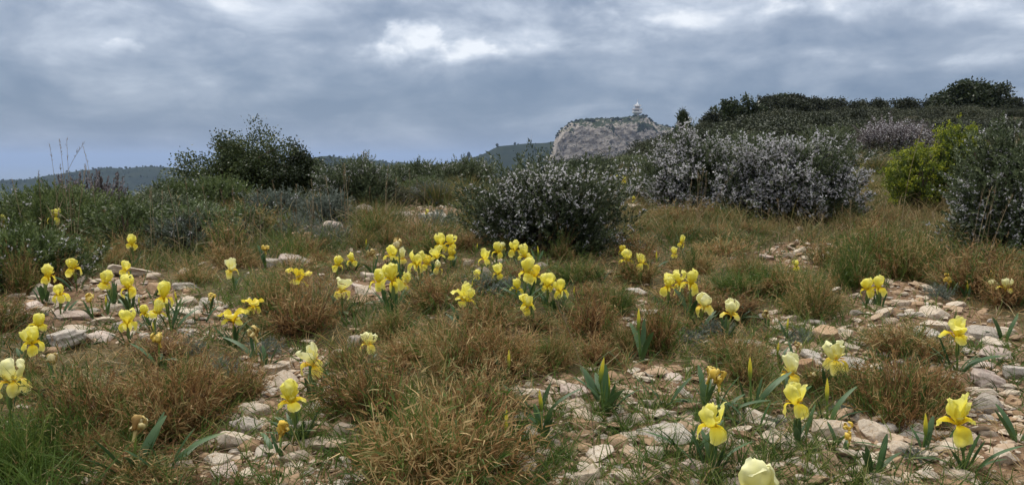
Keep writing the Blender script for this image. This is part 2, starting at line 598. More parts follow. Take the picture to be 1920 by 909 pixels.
# bare stony patches of the ground: centre and radii in photo points, looked up by where the ground lies
STONY = [(170, 575, 175, 65), (60, 540, 60, 40), (330, 595, 120, 50), (560, 735, 120, 90), (480, 830, 90, 50), (600, 850, 110, 50), (545, 850, 120, 70),
         (1250, 730, 110, 50), (1150, 800, 190, 80), (1130, 870, 190, 70), (1400, 850, 250, 70), (1560, 655, 140, 50), (1850, 700, 110, 110), (1750, 880, 220, 55),
         (1620, 830, 150, 60), (1500, 600, 80, 30), (1720, 605, 150, 45), (690, 545, 40, 25), (1190, 590, 40, 50), (1500, 480, 90, 26),
         (1660, 555, 90, 28), (430, 860, 90, 45), (600, 430, 55, 18), (810, 402, 60, 22), (1030, 740, 90, 40), (1860, 800, 90, 70), (1060, 800, 90, 60)]


def stony(x, y):
    u, v, d = project(x, y, H(x, y))
    w = np.zeros_like(u)
    for (a, b_, ra, rb) in STONY:
        q = ((u - a) / ra) ** 2 + ((v - b_) / rb) ** 2
        w = np.maximum(w, np.clip(1.35 - q, 0, 1))
    n = fbm(p3(np.asarray(x) * 5, np.asarray(y) * 5), 3, 21)
    return np.clip(w + n * 0.35 * (w > 0.02), 0, 1)


# the ground: one polar sheet, fine near the photographer
rr = np.concatenate([[0.0, 0.35], np.geomspace(0.6, 12, 190), np.geomspace(12.2, 130, 170), np.geomspace(135, 2000, 60)])
aa = np.radians(np.concatenate([np.linspace(-180, -46, 40, endpoint=False), np.linspace(-46, 46, 300), np.linspace(46, 180, 41)[1:-1]]))
RR, AA = np.meshgrid(rr, aa, indexing='ij')
X, Y = RR * np.sin(AA), RR * np.cos(AA)
Z = H(X, Y)
near = np.clip((9 - RR) / 6, 0, 1)
Z = Z + near * 0.006 * fbm(p3(X * 22, Y * 22), 3, 31)
Z[0] = Z[0].mean()
na = len(aa)
F = np.array([[i * na + j, (i + 1) * na + j, (i + 1) * na + (j + 1) % na, i * na + (j + 1) % na] for i in range(len(rr) - 1) for j in range(na)])
g = Geo().add(np.stack([X, Y, Z], -1), F[:, ::-1], np.where(RR < 30, stony(X, Y), 0).ravel())
m, N, o = new_mat("soil and turf")
t = N.node('ShaderNodeTexCoord')
v = t.outputs['Object']
at_n = N.node('ShaderNodeAttribute', attribute_name='tone')
n1 = N.noise(v, 3.0, 6, 0.6)
n2 = N.noise(v, 28.0, 5, 0.7)
n3 = N.noise(v, 0.35, 6, 0.62, 0.5)
soil = N.ramp(n2, [(0.25, (.075, .045, .026)), (0.5, (.17, .105, .062)), (0.7, (.26, .175, .11)), (0.85, (.36, .27, .19))])
turf = N.ramp(N.m('ADD', N.m('MULTIPLY', n1, .55), N.m('MULTIPLY', n2, .45)), [(0.3, (.035, .036, .016)), (0.5, (.075, .062, .028)), (0.65, (.13, .092, .045)), (0.8, (.075, .085, .03))])
c1 = N.mix(N.smooth(at_n.outputs['Fac'], 0.15, 0.6), turf, soil)
ln = N.node('ShaderNodeVectorMath', operation='LENGTH')
N.put(ln.inputs[0], v)
hill = N.ramp(N.m('ADD', N.m('MULTIPLY', n3, .6), N.m('MULTIPLY', n1, .4)), [(0.3, (.030, .032, .016)), (0.44, (.06, .052, .028)), (0.55, (.13, .10, .06)), (0.66, (.30, .25, .185))])
c2 = N.mix(N.smooth(ln.outputs['Value'], 14, 30), c1, hill)
p = N.node('ShaderNodeBsdfPrincipled')
N.put(p.inputs['Base Color'], c2)
p.inputs['Roughness'].default_value = 0.95
p.inputs['Specular IOR Level'].default_value = 0.1
bp = N.node('ShaderNodeBump')
bp.inputs['Strength'].default_value = 0.8
bp.inputs['Distance'].default_value = 0.012
N.put(bp.inputs['Height'], n2)
N.put(p.inputs['Normal'], bp.outputs[0])
m.node_tree.links.new(p.outputs[0], o.inputs['Surface'])
tag(g.build("ground", m), "stony brown ground of the flower covered hilltop", None, None, "structure")

# ------------------------------------------------------------------ sea and far hills
SEA_Z = -235.0
th = np.radians(np.linspace(0, 360, 97)[:-1])
rs = np.array([1200, 3000, 8000, 16000, 30000.0])
V = np.stack([rs[:, None] * np.sin(th), rs[:, None] * np.cos(th), np.full((5, 96), SEA_Z)], -1)
F = np.array([[i * 96 + j, i * 96 + (j + 1) % 96, (i + 1) * 96 + (j + 1) % 96, (i + 1) * 96 + j] for i in range(4) for j in range(96)])
m_sea, N, o = new_mat("sea water")
p = N.node('ShaderNodeBsdfPrincipled')
p.inputs['Base Color'].default_value = (.03, .07, .10, 1)
p.inputs['Roughness'].default_value = 0.35
m_sea.node_tree.links.new(p.outputs[0], o.inputs['Surface'])
tag(Geo().add(V, F).build("sea", m_sea), "hazy blue sea on the left horizon", None, None, "structure")


def ridge_mesh(name, prof, r0, thick, z_lo, label, seed, mat, amp):
    px = np.arange(prof[0][0], prof[-1][0] + 1, 5.0)
    py = np.interp(px, [q[0] for q in prof], [q[1] for q in prof])
    a = np.arctan((px - CX) / FPX)
    zt = CAM_Z + (HORIZON - py) / FPX * r0 * np.cos(a)
    s = np.linspace(-1, 1, 41)
    V = []
    for k in s:
        r = r0 + k * thick
        x, y = r * np.sin(a), r * np.cos(a)
        f = np.exp(-(k * 1.75) ** 2)
        z = z_lo + (zt - z_lo) * f
        n = fbm(p3(x * .004, y * .004), 4, seed)
        z = z + amp * n * (1 - f * 0.8) * 3.6 - amp * 2.2 * np.abs(fbm(p3(x * .009, y * .003), 3, seed + 9)) * (1 - f * .9) + amp * 0.35 * fbm(p3(x * .03, y * .03), 3, seed + 4)
        V.append(np.stack([x, y, z], -1))
    n = len(px)
    F = np.array([[i * n + j, i * n + j + 1, (i + 1) * n + j + 1, (i + 1) * n + j] for i in range(len(s) - 1) for j in range(n - 1)])
    V = np.array(V)
    ob = Geo().add(V, F).build(name, mat)
    tag(ob, label, None, None, "structure")
    return V.reshape(-1, 3)


m_hill, N, o = new_mat("wooded hillside")
t = N.node('ShaderNodeTexCoord')
f = N.noise(t.outputs['Object'], 0.02, 6, 0.65)
f2 = N.noise(t.outputs['Object'], 0.12, 4, 0.7)
c = N.ramp(N.m('ADD', N.m('MULTIPLY', f, .6), N.m('MULTIPLY', f2, .4)), [(0.35, (.012, .018, .012)), (0.5, (.022, .030, .018)), (0.66, (.038, .045, .026)), (0.76, (.15, .14, .12))])
p = N.node('ShaderNodeBsdfPrincipled')
N.put(p.inputs['Base Color'], c)
p.inputs['Roughness'].default_value = 1.0
p.inputs['Specular IOR Level'].default_value = 0.0
m_hill.node_tree.links.new(p.outputs[0], o.inputs['Surface'])
VH1 = ridge_mesh("hills", [(-500, 345), (-150, 344), (0, 337), (60, 332), (110, 325), (160, 319), (205, 316), (235, 319), (265, 316), (300, 315), (340, 318), (400, 328), (520, 352), (700, 390)],
                 2300, 650, -235, "dark wooded hills far off on the left above the sea", 41, m_hill, 7)
VH2 = ridge_mesh("distant_ridge", [(440, 330), (520, 312), (600, 294), (620, 293), (650, 297), (690, 302), (715, 299), (735, 304), (752, 301), (790, 310), (860, 304), (910, 290), (935, 278), (985, 273), (1010, 270), (1050, 266), (1100, 268), (1300, 285), (1700, 300), (2100, 320)],
                 1750, 450, -200, "dark ridge showing beside the limestone cliff", 53, m_hill, 5)

# trees far off that read as one wood
g = Geo()
ico = np.array([[0, 0, 1], [.89, 0, .45], [.28, .85, .45], [-.72, .53, .45], [-.72, -.53, .45], [.28, -.85, .45], [.72, .53, -.45], [-.28, .85, -.45], [-.89, 0, -.45], [-.28, -.85, -.45], [.72, -.53, -.45], [0, 0, -1]])
icf = np.array([[0, 1, 2], [0, 2, 3], [0, 3, 4], [0, 4, 5], [0, 5, 1], [1, 6, 2], [2, 7, 3], [3, 8, 4], [4, 9, 5], [5, 10, 1], [2, 6, 7], [3, 7, 8], [4, 8, 9], [5, 9, 10], [1, 10, 6], [6, 11, 7], [7, 11, 8], [8, 11, 9], [9, 11, 10], [10, 11, 6]])


def blobs(g, P, S, jit=0.3, tone=None):
    n = len(P)
    V = ico[None] * S[:, None, :] * (1 + jit * (rng.random((n, 12, 1)) * 2 - 1)) + P[:, None]
    F = (icf[None] + (np.arange(n) * 12)[:, None, None]).reshape(-1, 3)
    g.add(V.reshape(-1, 3), F, np.repeat(tone if tone is not None else rng.random(n), 12))


for VH, cnt in ((VH1, 5200), (VH2, 2600)):
    q = VH[rng.integers(0, len(VH), cnt)] + rng.normal(size=(cnt, 3)) * np.array([12, 12, 0])
    s = rng.uniform(1.2, 3.2, cnt) * (1 + .6 * fbm(q * .012, 2, 88))
    q[:, 2] += s * 0.4
    blobs(g, q, np.stack([s, s, s * rng.uniform(.7, 1.2, cnt)], -1))
m_wood = leaf_mat("far wood", [(0, (.012, .018, .011)), (1, (.032, .042, .021))], 0.0, 1.0, 0, 0)
tag(g.build("forest", m_wood, smooth=False), "dark wood covering the far hills", None, None, "stuff")

# ------------------------------------------------------------------ the limestone cliff
CR = 1250.0
PXM = CR / FPX
prof = [(1030, 300), (1040, 277), (1044, 258), (1052, 243), (1066, 233), (1084, 226), (1105, 224), (1125, 222), (1150, 222), (1175, 220), (1190, 218), (1204, 217), (1218, 222), (1234, 232), (1250, 236), (1268, 244), (1300, 262), (1330, 300)]
nx, ns = 340, 150
pxs = np.linspace(1030, 1330, nx)
tops = np.interp(pxs, [q[0] for q in prof], [q[1] for q in prof])
zt = CAM_Z + (HORIZON - tops) * PXM
xs = (pxs - CX) * PXM
zlo = CAM_Z - 60.0
V = np.zeros((ns, nx, 3))
for i in range(ns):
    if i < 105:                                   # face, from the foot up
        f = i / 104.0
        z = zlo + (zt - zlo) * f
        back = 26 * np.clip((f - .86) / .14, 0, 1) ** 1.6 + 14 * f + 10 * np.exp(-((f - .78) / .03) ** 2) * 0
        y = CR + back
        ledge = np.round(f * 13 + 0.9 * fbm(p3(xs * .02, 0 * xs + f * 3), 3, 61)) / 13
        y = y + 10 * (ledge - f) * 2.2
        cx_ = (xs - xs[nx // 2]) / (xs[-1] - xs[0])
        y = y + 60 * np.abs(cx_ + .16) ** 2 * 4
        P = p3(xs * .035, z * .02)
        y = y - 9 * np.abs(fbm(P, 4, 63)) - 3.5 * fbm(p3(xs * .12, z * .16), 3, 64) - 1.6 * fbm(p3(xs * .4, z * .5), 2, 66)
        V[i] = np.stack([xs, y, z], -1)
    else:                                         # plateau, going back
        f = (i - 104) / (ns - 105)
        y = V[104, :, 1] + f * 160
        z = zt - 26 * f ** 2 - 60 * np.clip(f - .7, 0, 1) + 1.8 * fbm(p3(xs * .05, y * .05), 3, 67)
        V[i] = np.stack([xs, y, z], -1)
_cx = (xs - xs[nx // 2]) / (xs[-1] - xs[0])
_k = (CR + 16 + 240 * np.abs(_cx + .16) ** 2) / CR
V[:, :, 0] *= _k
V[:, :, 2] = CAM_Z + (V[:, :, 2] - CAM_Z) * _k
F = np.array([[i * nx + j, i * nx + j + 1, (i + 1) * nx + j + 1, (i + 1) * nx + j] for i in range(ns - 1) for j in range(nx - 1)])
m_cliff, N, o = new_mat("cliff limestone")
t = N.node('ShaderNodeTexCoord')
v = t.outputs['Object']
sp = N.node('ShaderNodeSeparateXYZ')
N.put(sp.inputs[0], v)
st = N.comb(N.m('MULTIPLY', sp.outputs[0], .35), N.m('MULTIPLY', sp.outputs[1], .2), sp.outputs[2])
a1 = N.noise(st, 0.11, 7, 0.68, 0.5)
a2 = N.noise(v, 0.035, 6, 0.6, 0.6)
a3 = N.noise(v, 0.30, 5, 0.7)
a4 = N.noise(N.comb(sp.outputs[0], sp.outputs[1], N.m('MULTIPLY', sp.outputs[2], .25)), 0.09, 5, 0.65)
rock = N.ramp(N.m('ADD', N.m('MULTIPLY', a1, .55), N.m('MULTIPLY', a3, .45)), [(0.35, (.085, .08, .085)), (0.44, (.29, .255, .225)), (0.55, (.47, .405, .34)), (0.70, (.60, .525, .435))])
rock = N.mix(N.smooth(a4, .56, .70, 0, .55), rock, (.12, .11, .115))
pits = N.noise(st, 0.22, 3, 0.6, 0.8)
rock = N.mix(N.smooth(pits, .57, .66, 0, .75), rock, (.06, .065, .06))
geo = N.node('ShaderNodeNewGeometry')
gs = N.node('ShaderNodeSeparateXYZ')
N.put(gs.inputs[0], geo.outputs['Normal'])
veg = N.m('ADD', N.smooth(N.m('ADD', gs.outputs[2], N.m('MULTIPLY', N.m('SUBTRACT', a3, .5), 1.2)), .66, .88), N.smooth(N.m('ADD', a2, N.m('MULTIPLY', N.smooth(sp.outputs[2], 20, 66), .09)), .62, .68), clamp=True)
green = N.ramp(a3, [(0.35, (.022, .032, .018)), (0.7, (.06, .07, .035))])
c = N.mix(veg, rock, green)
p = N.node('ShaderNodeBsdfPrincipled')
N.put(p.inputs['Base Color'], c)
p.inputs['Roughness'].default_value = 1.0
p.inputs['Specular IOR Level'].default_value = 0.0
bp = N.node('ShaderNodeBump')
bp.inputs['Strength'].default_value = 0.9
bp.inputs['Distance'].default_value = 3.0
N.put(bp.inputs['Height'], N.m('ADD', a1, N.m('MULTIPLY', a3, .6)))
N.put(p.inputs['Normal'], bp.outputs[0])
m_cliff.node_tree.links.new(p.outputs[0], o.inputs['Surface'])
tag(Geo().add(V, F).build("cliff", m_cliff), "pale grey limestone cliff with flat scrubby top", None, None, "structure")
# scrub clumps along its top edge
g = Geo()
idx = rng.integers(6, nx - 6, 420)
row = rng.integers(100, 118, 420)
q = V[row, idx] + rng.normal(size=(420, 3)) * .8
s = rng.uniform(.8, 2.3, 420)
blobs(g, q, np.stack([s * 1.4, s * 1.4, s], -1))
tag(g.build("scrub_vegetation", m_wood, smooth=False), "dark scrub along the cliff top", None, None, "stuff")

# ------------------------------------------------------------------ the white tower on the cliff
j = int(np.argmin(np.abs(pxs - 1192)))
tx, ty, tz = V[108, j]
tx = (1192 - CX) / FPX * ty
tw = empty("communications_tower", (tx, ty, tz - 1.5))
tag(tw, "white round radio tower with stacked platforms standing on top of the cliff", "tower")
k = ty / FPX
m_white = plain_mat("white painted concrete", (.82, .81, .80), 0.7, 0.2, 0.1, .4)
m_con = plain_mat("pinkish concrete", (.52, .46, .42), 0.85, 0.1, 0.2, .4)
m_dk = plain_mat("dark glass and shadow gaps", (.10, .115, .13), 0.4, 0.4)
m_met = plain_mat("galvanised steel", (.5, .5, .52), 0.5, 0.4, 0.1, .5, 0.4)


def lpart(name, prof, mat, sides=24, parent=None):
    Vv, Ff = lathe([(r_ * k, z_ * k) for r_, z_ in prof], sides)
    return Geo().add(Vv, Ff).build(name, mat, parent or tw, True)


lpart("column", [(4.3, -1), (3.9, 3), (3.7, 7), (3.7, 8)], m_con)
lpart("lower_platform", [(3.4, 6.6), (6.6, 7.2), (8.6, 9.0), (9.4, 10.2), (9.4, 11.0), (3, 11.02)], m_white)
lpart("lower_drum", [(5.4, 11.03), (5.4, 14.4), (9.4, 14.5), (9.4, 15.3), (3, 15.32)], m_con)
lpart("window_band", [(5.45, 11.8), (5.52, 11.82), (5.52, 13.6), (5.45, 13.62)], m_dk)
lpart("upper_drum", [(4.2, 15.33), (4.2, 21.2)], m_con)
lpart("upper_window_band", [(4.25, 18.0), (4.32, 18.02), (4.32, 19.6), (4.25, 19.62)], m_dk)
lpart("upper_platform", [(3, 21.21), (6.9, 21.22), (7.0, 22.0), (3, 22.02)], m_white)
lpart("lantern", [(2.6, 22.03), (2.3, 24.6), (1.2, 26.2), (0.5, 29.0), (.2, 29.2)], m_white)
lpart("mast", [(.5, 28.8), (.4, 32.5), (.2, 35)], m_met, 8)
for zz, rr_, nm in ((11.0, 9.3, "lower_railing"), (15.3, 9.4, "middle_railing"), (22.0, 6.8, "upper_railing")):
    g = Geo()
    a = np.linspace(0, 2 * math.pi, 25)
    for hh in (.9, 1.7):
        Vv, Ff = tube(np.stack([rr_ * np.cos(a), rr_ * np.sin(a), 0 * a + zz + hh], -1) * k, .14 * k, 4)
        g.add(Vv, Ff)
    for b_ in a[:-1]:
        Vv, Ff = tube(np.array([[rr_ * math.cos(b_), rr_ * math.sin(b_), zz], [rr_ * math.cos(b_), rr_ * math.sin(b_), zz + 1.8]]) * k, .12 * k, 4)
        g.add(Vv, Ff)
    g.build(nm, m_met, tw)
for i in range(7):
    a_, z_ = i * 2.4 + .3, (12.6, 16.9, 13.0, 17.4, 12.4, 17.0, 24.0)[i]
    rad = (8.2, 6.8, 8.3, 6.9, 8.2, 6.8, 3.7)[i]
    Vv, Ff = lathe([(0.01, 0), (.9, .12), (1.25, .35), (1.3, .9), (.01, .92)], 14)
    d_ = Geo().add(Vv * k, Ff).build("dish", m_white, tw)
    d_.location = (rad * k * math.cos(a_), rad * k * math.sin(a_), z_ * k)
    d_.rotation_euler = (0, math.pi / 2, a_)
for i in range(5):
    a_ = i * 1.3
    Vv, Ff = tube(np.array([[5.2 * math.cos(a_), 5.2 * math.sin(a_), 22], [5.2 * math.cos(a_), 5.2 * math.sin(a_), 25.5 + (i % 3)]]) * k, .13 * k, 5)
    Geo().add(Vv, Ff).build("whip_antenna", m_met, tw)
# thin mast on the ridge left of the cliff
x, y = (996 - CX) / FPX * 1750, 1750.0
mz = CAM_Z + (HORIZON - 271) / FPX * 1750 - 4
g = Geo()
Vv, Ff = tube([[x, y, mz], [x, y, mz + 26]], [.45, .2], 5)
g.add(Vv, Ff)
tag(g.build("radio_mast", m_met), "thin radio mast on the ridge left of the cliff", "mast")

# ------------------------------------------------------------------ haze
me = bpy.data.meshes.new("haze")
hx, hz0, hz1 = 31000, SEA_Z - 7, 150.0
vs_ = [(sx * hx, sy * hx, z_) for z_ in (hz0, hz1) for sx, sy in ((-1, -1), (1, -1), (1, 1), (-1, 1))]
me.from_pydata(vs_, [], [(3, 2, 1, 0), (4, 5, 6, 7), (0, 1, 5, 4), (1, 2, 6, 5), (2, 3, 7, 6), (3, 0, 4, 7)])
hz = link("haze", me)
m_haze, N, o = new_mat("haze")
pv = N.node('ShaderNodeVolumePrincipled')
pv.inputs['Color'].default_value = (.46, .61, .90, 1)
pv.inputs['Density'].default_value = 0.0001
m_haze.node_tree.links.new(pv.outputs[0], o.inputs['Volume'])
me.materials.append(m_haze)
tag(hz, "thin blue haze over the whole view", None, None, "stuff")
# ------------------------------------------------------------------ labels made from what stands nearby
LAND = [(820, 800, "the big foreground tussock"), (240, 760, "the wide left tussock"), (1705, 740, "the dark right tussock"),
        (547, 745, "the front left iris"), (586, 672, "the two-toned cream iris"), (1336, 788, "the drooping lemon iris"),
        (1402, 890, "the huge cream iris"), (1798, 782, "the front right iris"), (1794, 622, "the iris by the slabs"),
        (1637, 535, "the twin irises"), (735, 520, "the broad iris trio"), (1005, 515, "the central iris cluster"),
        (1285, 525, "the right iris trio"), (873, 557, "the lone low iris"), (1371, 583, "the pointed lemon iris"),
        (125, 630, "the large layered rock"), (547, 488, "the pinkish boulder"), (1855, 705, "the pink-veined rock"),
        (1640, 805, "the rounded cream boulder"), (1020, 430, "the middle rosemary"), (1410, 380, "the flowering rosemaries"),
        (1745, 350, "the yellow-green shrub"), (90, 440, "the left green shrub"), (485, 340, "the dark oak"),
        (1100, 600, "the reddish tussock"), (1660, 470, "the green tussock mound"), (245, 810, "the withered cream iris"),
        (835, 455, "the paired back irises"), (215, 520, "the left iris group"), (1190, 487, "the three small irises"),
        (1880, 420, "the dark edge rosemary"), (665, 360, "the grey-green rosemary"), (437, 595, "the drooping golden iris"),
        (470, 793, "the pale front slab"), (1235, 800, "the long tilted slab"), (560, 600, "the orange-brown tussock"),
        (1490, 735, "the stacked lemon irises"), (1133, 690, "the yellow-tipped bud"), (610, 427, "the far rock pair")]
USED = {}


def where(px, py):
    L = sorted((((a - px) ** 2 + 2.2 * (b_ - py) ** 2) ** .5, a, b_, n) for a, b_, n in LAND)
    d0, a0, b0, n0 = L[0]
    dxx, dyy = px - a0, py - b0
    side = "right of" if dxx > 0 else "left of"
    if abs(dyy) > abs(dxx) * .7:
        side = "behind" if dyy < 0 else "in front of"
    # second landmark, on the other side
    for d1, a1, b1, n1 in L[1:]:
        if (a1 - px) * dxx >= 0 or True:
            break
    return side, n0, n1, a1 > px


def auto_label(o, px, py, what, group):
    side, n0, n1, right = where(px, py)
    tries = [f"{what} {side} {n0}", f"{what} {side} {n0}, towards {n1}", f"{what} between {n0} and {n1}"]
    for s in tries:
        if s not in USED and len(s.split()) <= 16:
            USED[s] = o
            o['label'] = s
            break
    else:
        s = tries[0] + ", one of several alike"
        if len(s.split()) > 16:
            s = tries[0]
        o['label'] = s
    o['group'] = group
    return o


# ------------------------------------------------------------------ shrubs
def dome(n, a, b_, h, seed, pw=0.45, lump=0.42, low=0.0, sharp=2.2):
    d = rand_unit(n)
    d[:, 2] = np.where(d[:, 2] < -0.88, -d[:, 2], d[:, 2])
    f = rng.random(n) ** pw / (np.abs(d) ** 2.6).sum(1) ** (1 / 2.6)
    lm = 1 - lump * 0.55 + lump * fbm(d * sharp + seed * 3.7, 3, seed)
    P = d * (f * lm)[:, None] * np.array([a, b_, h * .58])
    P[:, 2] += h * .38
    P[:, 2] = np.maximum(P[:, 2], 0.03 + low * h)
    return P, d, f


def shoot_leaves(g, C, D, Ls, nl, leafL, leafW, spread, t0, tone, jit=.12, tip=0.0):
    n = len(C)
    t = t0 + (1 - t0) * (np.arange(nl)[None] + rng.random((n, nl))) / nl
    P = C[:, None] + D[:, None] * (Ls[:, None] * t)[..., None]
    Dn = np.repeat(D, nl, 0)
    q = perp(Dn)
    sp = spread * (1 - .35 * t.ravel())[:, None]
    dd = norm(Dn * np.cos(sp) + q * np.sin(sp))
    S = norm(np.cross(dd, q) + 0.3 * rng.normal(size=dd.shape))
    l = leafL * rng.uniform(.7, 1.25, n * nl)
    V, F = kites(P.reshape(-1, 3), dd, S, l, leafW * rng.uniform(.8, 1.2, n * nl))
    tn = np.clip(np.repeat(np.broadcast_to(tone, (n,)), nl) + jit * rng.normal(size=n * nl) + tip * (t.ravel() - .5), 0, 1)
    g.add(V, F, np.repeat(tn, 4))


def stems(g, a, b_, h, n, r0, seed, spread=.75):
    for i in range(n):
        th_ = rng.uniform(0, 2 * math.pi)
        q = rng.uniform(.2, 1)
        e = np.array([a * spread * q * math.cos(th_), b_ * spread * q * math.sin(th_), h * rng.uniform(.5, .85)])
        s0 = np.array([a * .12 * math.cos(th_), b_ * .12 * math.sin(th_), -.03])
        t = np.linspace(0, 1, 6)[:, None]
        P = s0 + (e - s0) * t + np.array([math.cos(th_), math.sin(th_), 0]) * a * .1 * np.sin(t * math.pi) + rng.normal(size=(6, 3)) * .02 * h
        V, F = tube(P, np.linspace(r0, r0 * .25, 6), 5)
        g.add(V, F)


def rosemary(root, a, b_, h, seed, nsh=900, nf=6, flower=.6, ls=1.0, mat=None, tone=.45, fs=1.0):
    P, d, f = dome(nsh, a, b_, h, seed)
    D = norm(d * np.array([.75, .75, .35]) + np.array([0, 0, .85]) + .4 * rng.normal(size=d.shape))
    Ls = rng.uniform(.08, .165, nsh) * ls
    g = Geo()
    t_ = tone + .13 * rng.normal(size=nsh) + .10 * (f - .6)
    shoot_leaves(g, P, D, Ls, 26, .024 * ls, .0036 * ls, .95, .05, t_, .14, .22)
    V, F, k = strips(P, D, perp(D), Ls, .0016 * ls, np.zeros_like(P), 1)
    g.add(V, F, .1)
    g.build("foliage", mat or M_ROS, root)
    g = Geo()
    stems(g, a, b_, h, 14, .012 * ls + .01 * h, seed)
    g.build("branches", M_BARK, root)
    if flower > 0:
        cl = fbm(P * 2.6 / max(h, .4) + seed, 3, seed + 70)
        pick = rng.random(nsh) < np.clip(flower * (.7 + 1.7 * cl), 0, 1) * np.clip(.2 + f, 0, 1)
        C, Dk, Lk = P[pick], D[pick], Ls[pick]
        g = Geo()
        n = len(C)
        t = rng.uniform(.35, .95, (n, nf))
        Q = (C[:, None] + Dk[:, None] * (Lk[:, None] * t)[..., None]).reshape(-1, 3) + rng.normal(size=(n * nf, 3)) * .009 * ls
        for kx in range(3):
            dd = norm(rand_unit(n * nf) + np.array([0, 0, .3]))
            V, F = kites(Q, dd, perp(dd), .0115 * ls * fs * rng.uniform(.6, 1.35, n * nf), .0040 * ls * fs)
            g.add(V, F, np.repeat(np.clip(.5 + .28 * rng.normal(size=n * nf) + np.repeat(.2 * cl[pick], nf), 0, 1), 4))
        g.build("blossoms", M_ROSB, root)


def leafy(root, a, b_, h, seed, ncl=150, per=70, leaf=.024, mat=None, tone=.4, gap=.09, trunk=True, r0=.05, lump=.42, names=("crown", "trunk"), conif=False):
    a, b_ = (a * 1.25, b_ * 1.25) if conif else (a, b_)
    """oak or other small-leaved scrub: leaf clumps round the ends of limbs"""
    C, d, f = dome(ncl, a, b_, h, seed, .35, lump, .12, 2.6)
    if conif:
        C[:, :2] *= (1.1 - .95 * np.clip(C[:, 2:3] / h, 0, 1))
    tn = tone + .12 * rng.normal(size=ncl)
    Q = np.repeat(C, per, 0) + rng.normal(size=(ncl * per, 3)) * np.array([gap * a / max(h, .01) * .7 + gap * .4, gap * a / max(h, .01) * .7 + gap * .4, gap * .7])
    Q[:, 2] = np.maximum(Q[:, 2], .04)
    dd = norm(np.repeat(d, per, 0) * .6 + rand_unit(len(Q)) + np.array([0, 0, .25]))
    w = leaf * (.12 if conif else .34)
    V, F = kites(Q, dd, perp(dd), leaf * rng.uniform(.7, 1.3, len(Q)), w * rng.uniform(.8, 1.2, len(Q)))
    up = np.clip((Q - np.repeat(C, per, 0))[:, 2] / gap, -1, 1)
    t = np.clip(np.repeat(tn, per) + .12 * rng.normal(size=len(Q)), 0, 1)
    Geo().add(V, F, np.repeat(t, 4)).build(names[0], mat or M_OAK, root)
    g = Geo()
    V, F = tube([[0, 0, -.1], [.02 * a, 0, .2 * h], [-.03 * a, .03 * b_, .5 * h], [0, 0, .8 * h]], [r0, r0 * .8, r0 * .55, r0 * .2], 7)
    g.add(V, F)
    for i in range(min(ncl, 34)):
        s0 = np.array([0, 0, h * rng.uniform(.06, .45)])
        e = C[i]
        t = np.linspace(0, 1, 5)[:, None]
        Pp = s0 + (e - s0) * t + rng.normal(size=(5, 3)) * .025 * h
        Pp[0] = s0
        V, F = tube(Pp, np.linspace(r0 * .45, r0 * .08, 5), 5)
        g.add(V, F)
    g.build(names[1], M_BARK, root)


def spiky(root, a, b_, h, seed, nsh=260, mat=None):
    """upright dry flower spikes on a low shrub"""
    P, d, f = dome(nsh, a, b_, h * .55, seed, .5)
    D = norm(d * np.array([.45, .45, .1]) + np.array([0, 0, 1.1]) + .18 * rng.normal(size=d.shape))
    Ls = rng.uniform(.25, .5, nsh) * h
    g = Geo()
    shoot_leaves(g, P, D, Ls, 40, .020 * h / .4, .0042 * h / .4, .8, .15, .5 + .2 * rng.normal(size=nsh), .22, .2)
    g.build("flower_spikes", mat or M_HEATH, root)
    g = Geo()
    V, F, k = strips(P, D, perp(D), Ls, .002, np.zeros_like(P), 2)
    g.add(V, F, .2)
    stems(g, a, b_, h * .6, 10, .01, seed)
    g.build("branches", M_BARK, root)
    g = Geo()
    P, d, f = dome(nsh * 2, a * 1.05, b_ * 1.05, h * .5, seed + 1)
    D = norm(d + np.array([0, 0, .6]) + .4 * rng.normal(size=d.shape))
    shoot_leaves(g, P, D, np.full(len(P), .09), 14, .02, .0035, .9, .05, .5 + .15 * rng.normal(size=len(P)))
    g.build("foliage", M_DARK, root)


def spurge(root, a, b_, h, seed, nsh=620):
    P, d, f = dome(nsh, a, b_, h, seed, .4, .5)
    P[:, :2] *= (1.12 - .62 * np.clip(P[:, 2:3] / h, 0, 1) ** 1.5)
    D = norm(d * np.array([.6, .6, .3]) + np.array([0, 0, .9]) + .3 * rng.normal(size=d.shape))
    Ls = rng.uniform(.09, .17, nsh)
    g = Geo()
    shoot_leaves(g, P, D, Ls, 26, .022, .0035, .9, .05, .30 + .13 * rng.normal(size=nsh) + .25 * fbm(P * 4, 2, seed), .1, .35)
    g.build("foliage", M_SPURGE, root)
    g = Geo()
    pick = rng.random(nsh) < np.clip(f * 1.25 - .25, 0, 1)
    T = (P + D * Ls[:, None])[pick]
    n = len(T)
    Q = np.repeat(T, 14, 0) + rng.normal(size=(n * 14, 3)) * .011
    dd = norm(np.repeat(D[pick], 14, 0) * .8 + rand_unit(n * 14))
    V, F = kites(Q, dd, perp(dd), .017, .006)
    g.add(V, F, np.repeat(np.clip(np.repeat(.76 + .15 * rng.normal(size=n), 14) + .1 * rng.normal(size=n * 14), 0, 1), 4))
    g.build("yellow_tips", M_SPURGE, root)
    g = Geo()
    stems(g, a, b_, h, 12, .016, seed)
    g.build("branches", M_BARK, root)


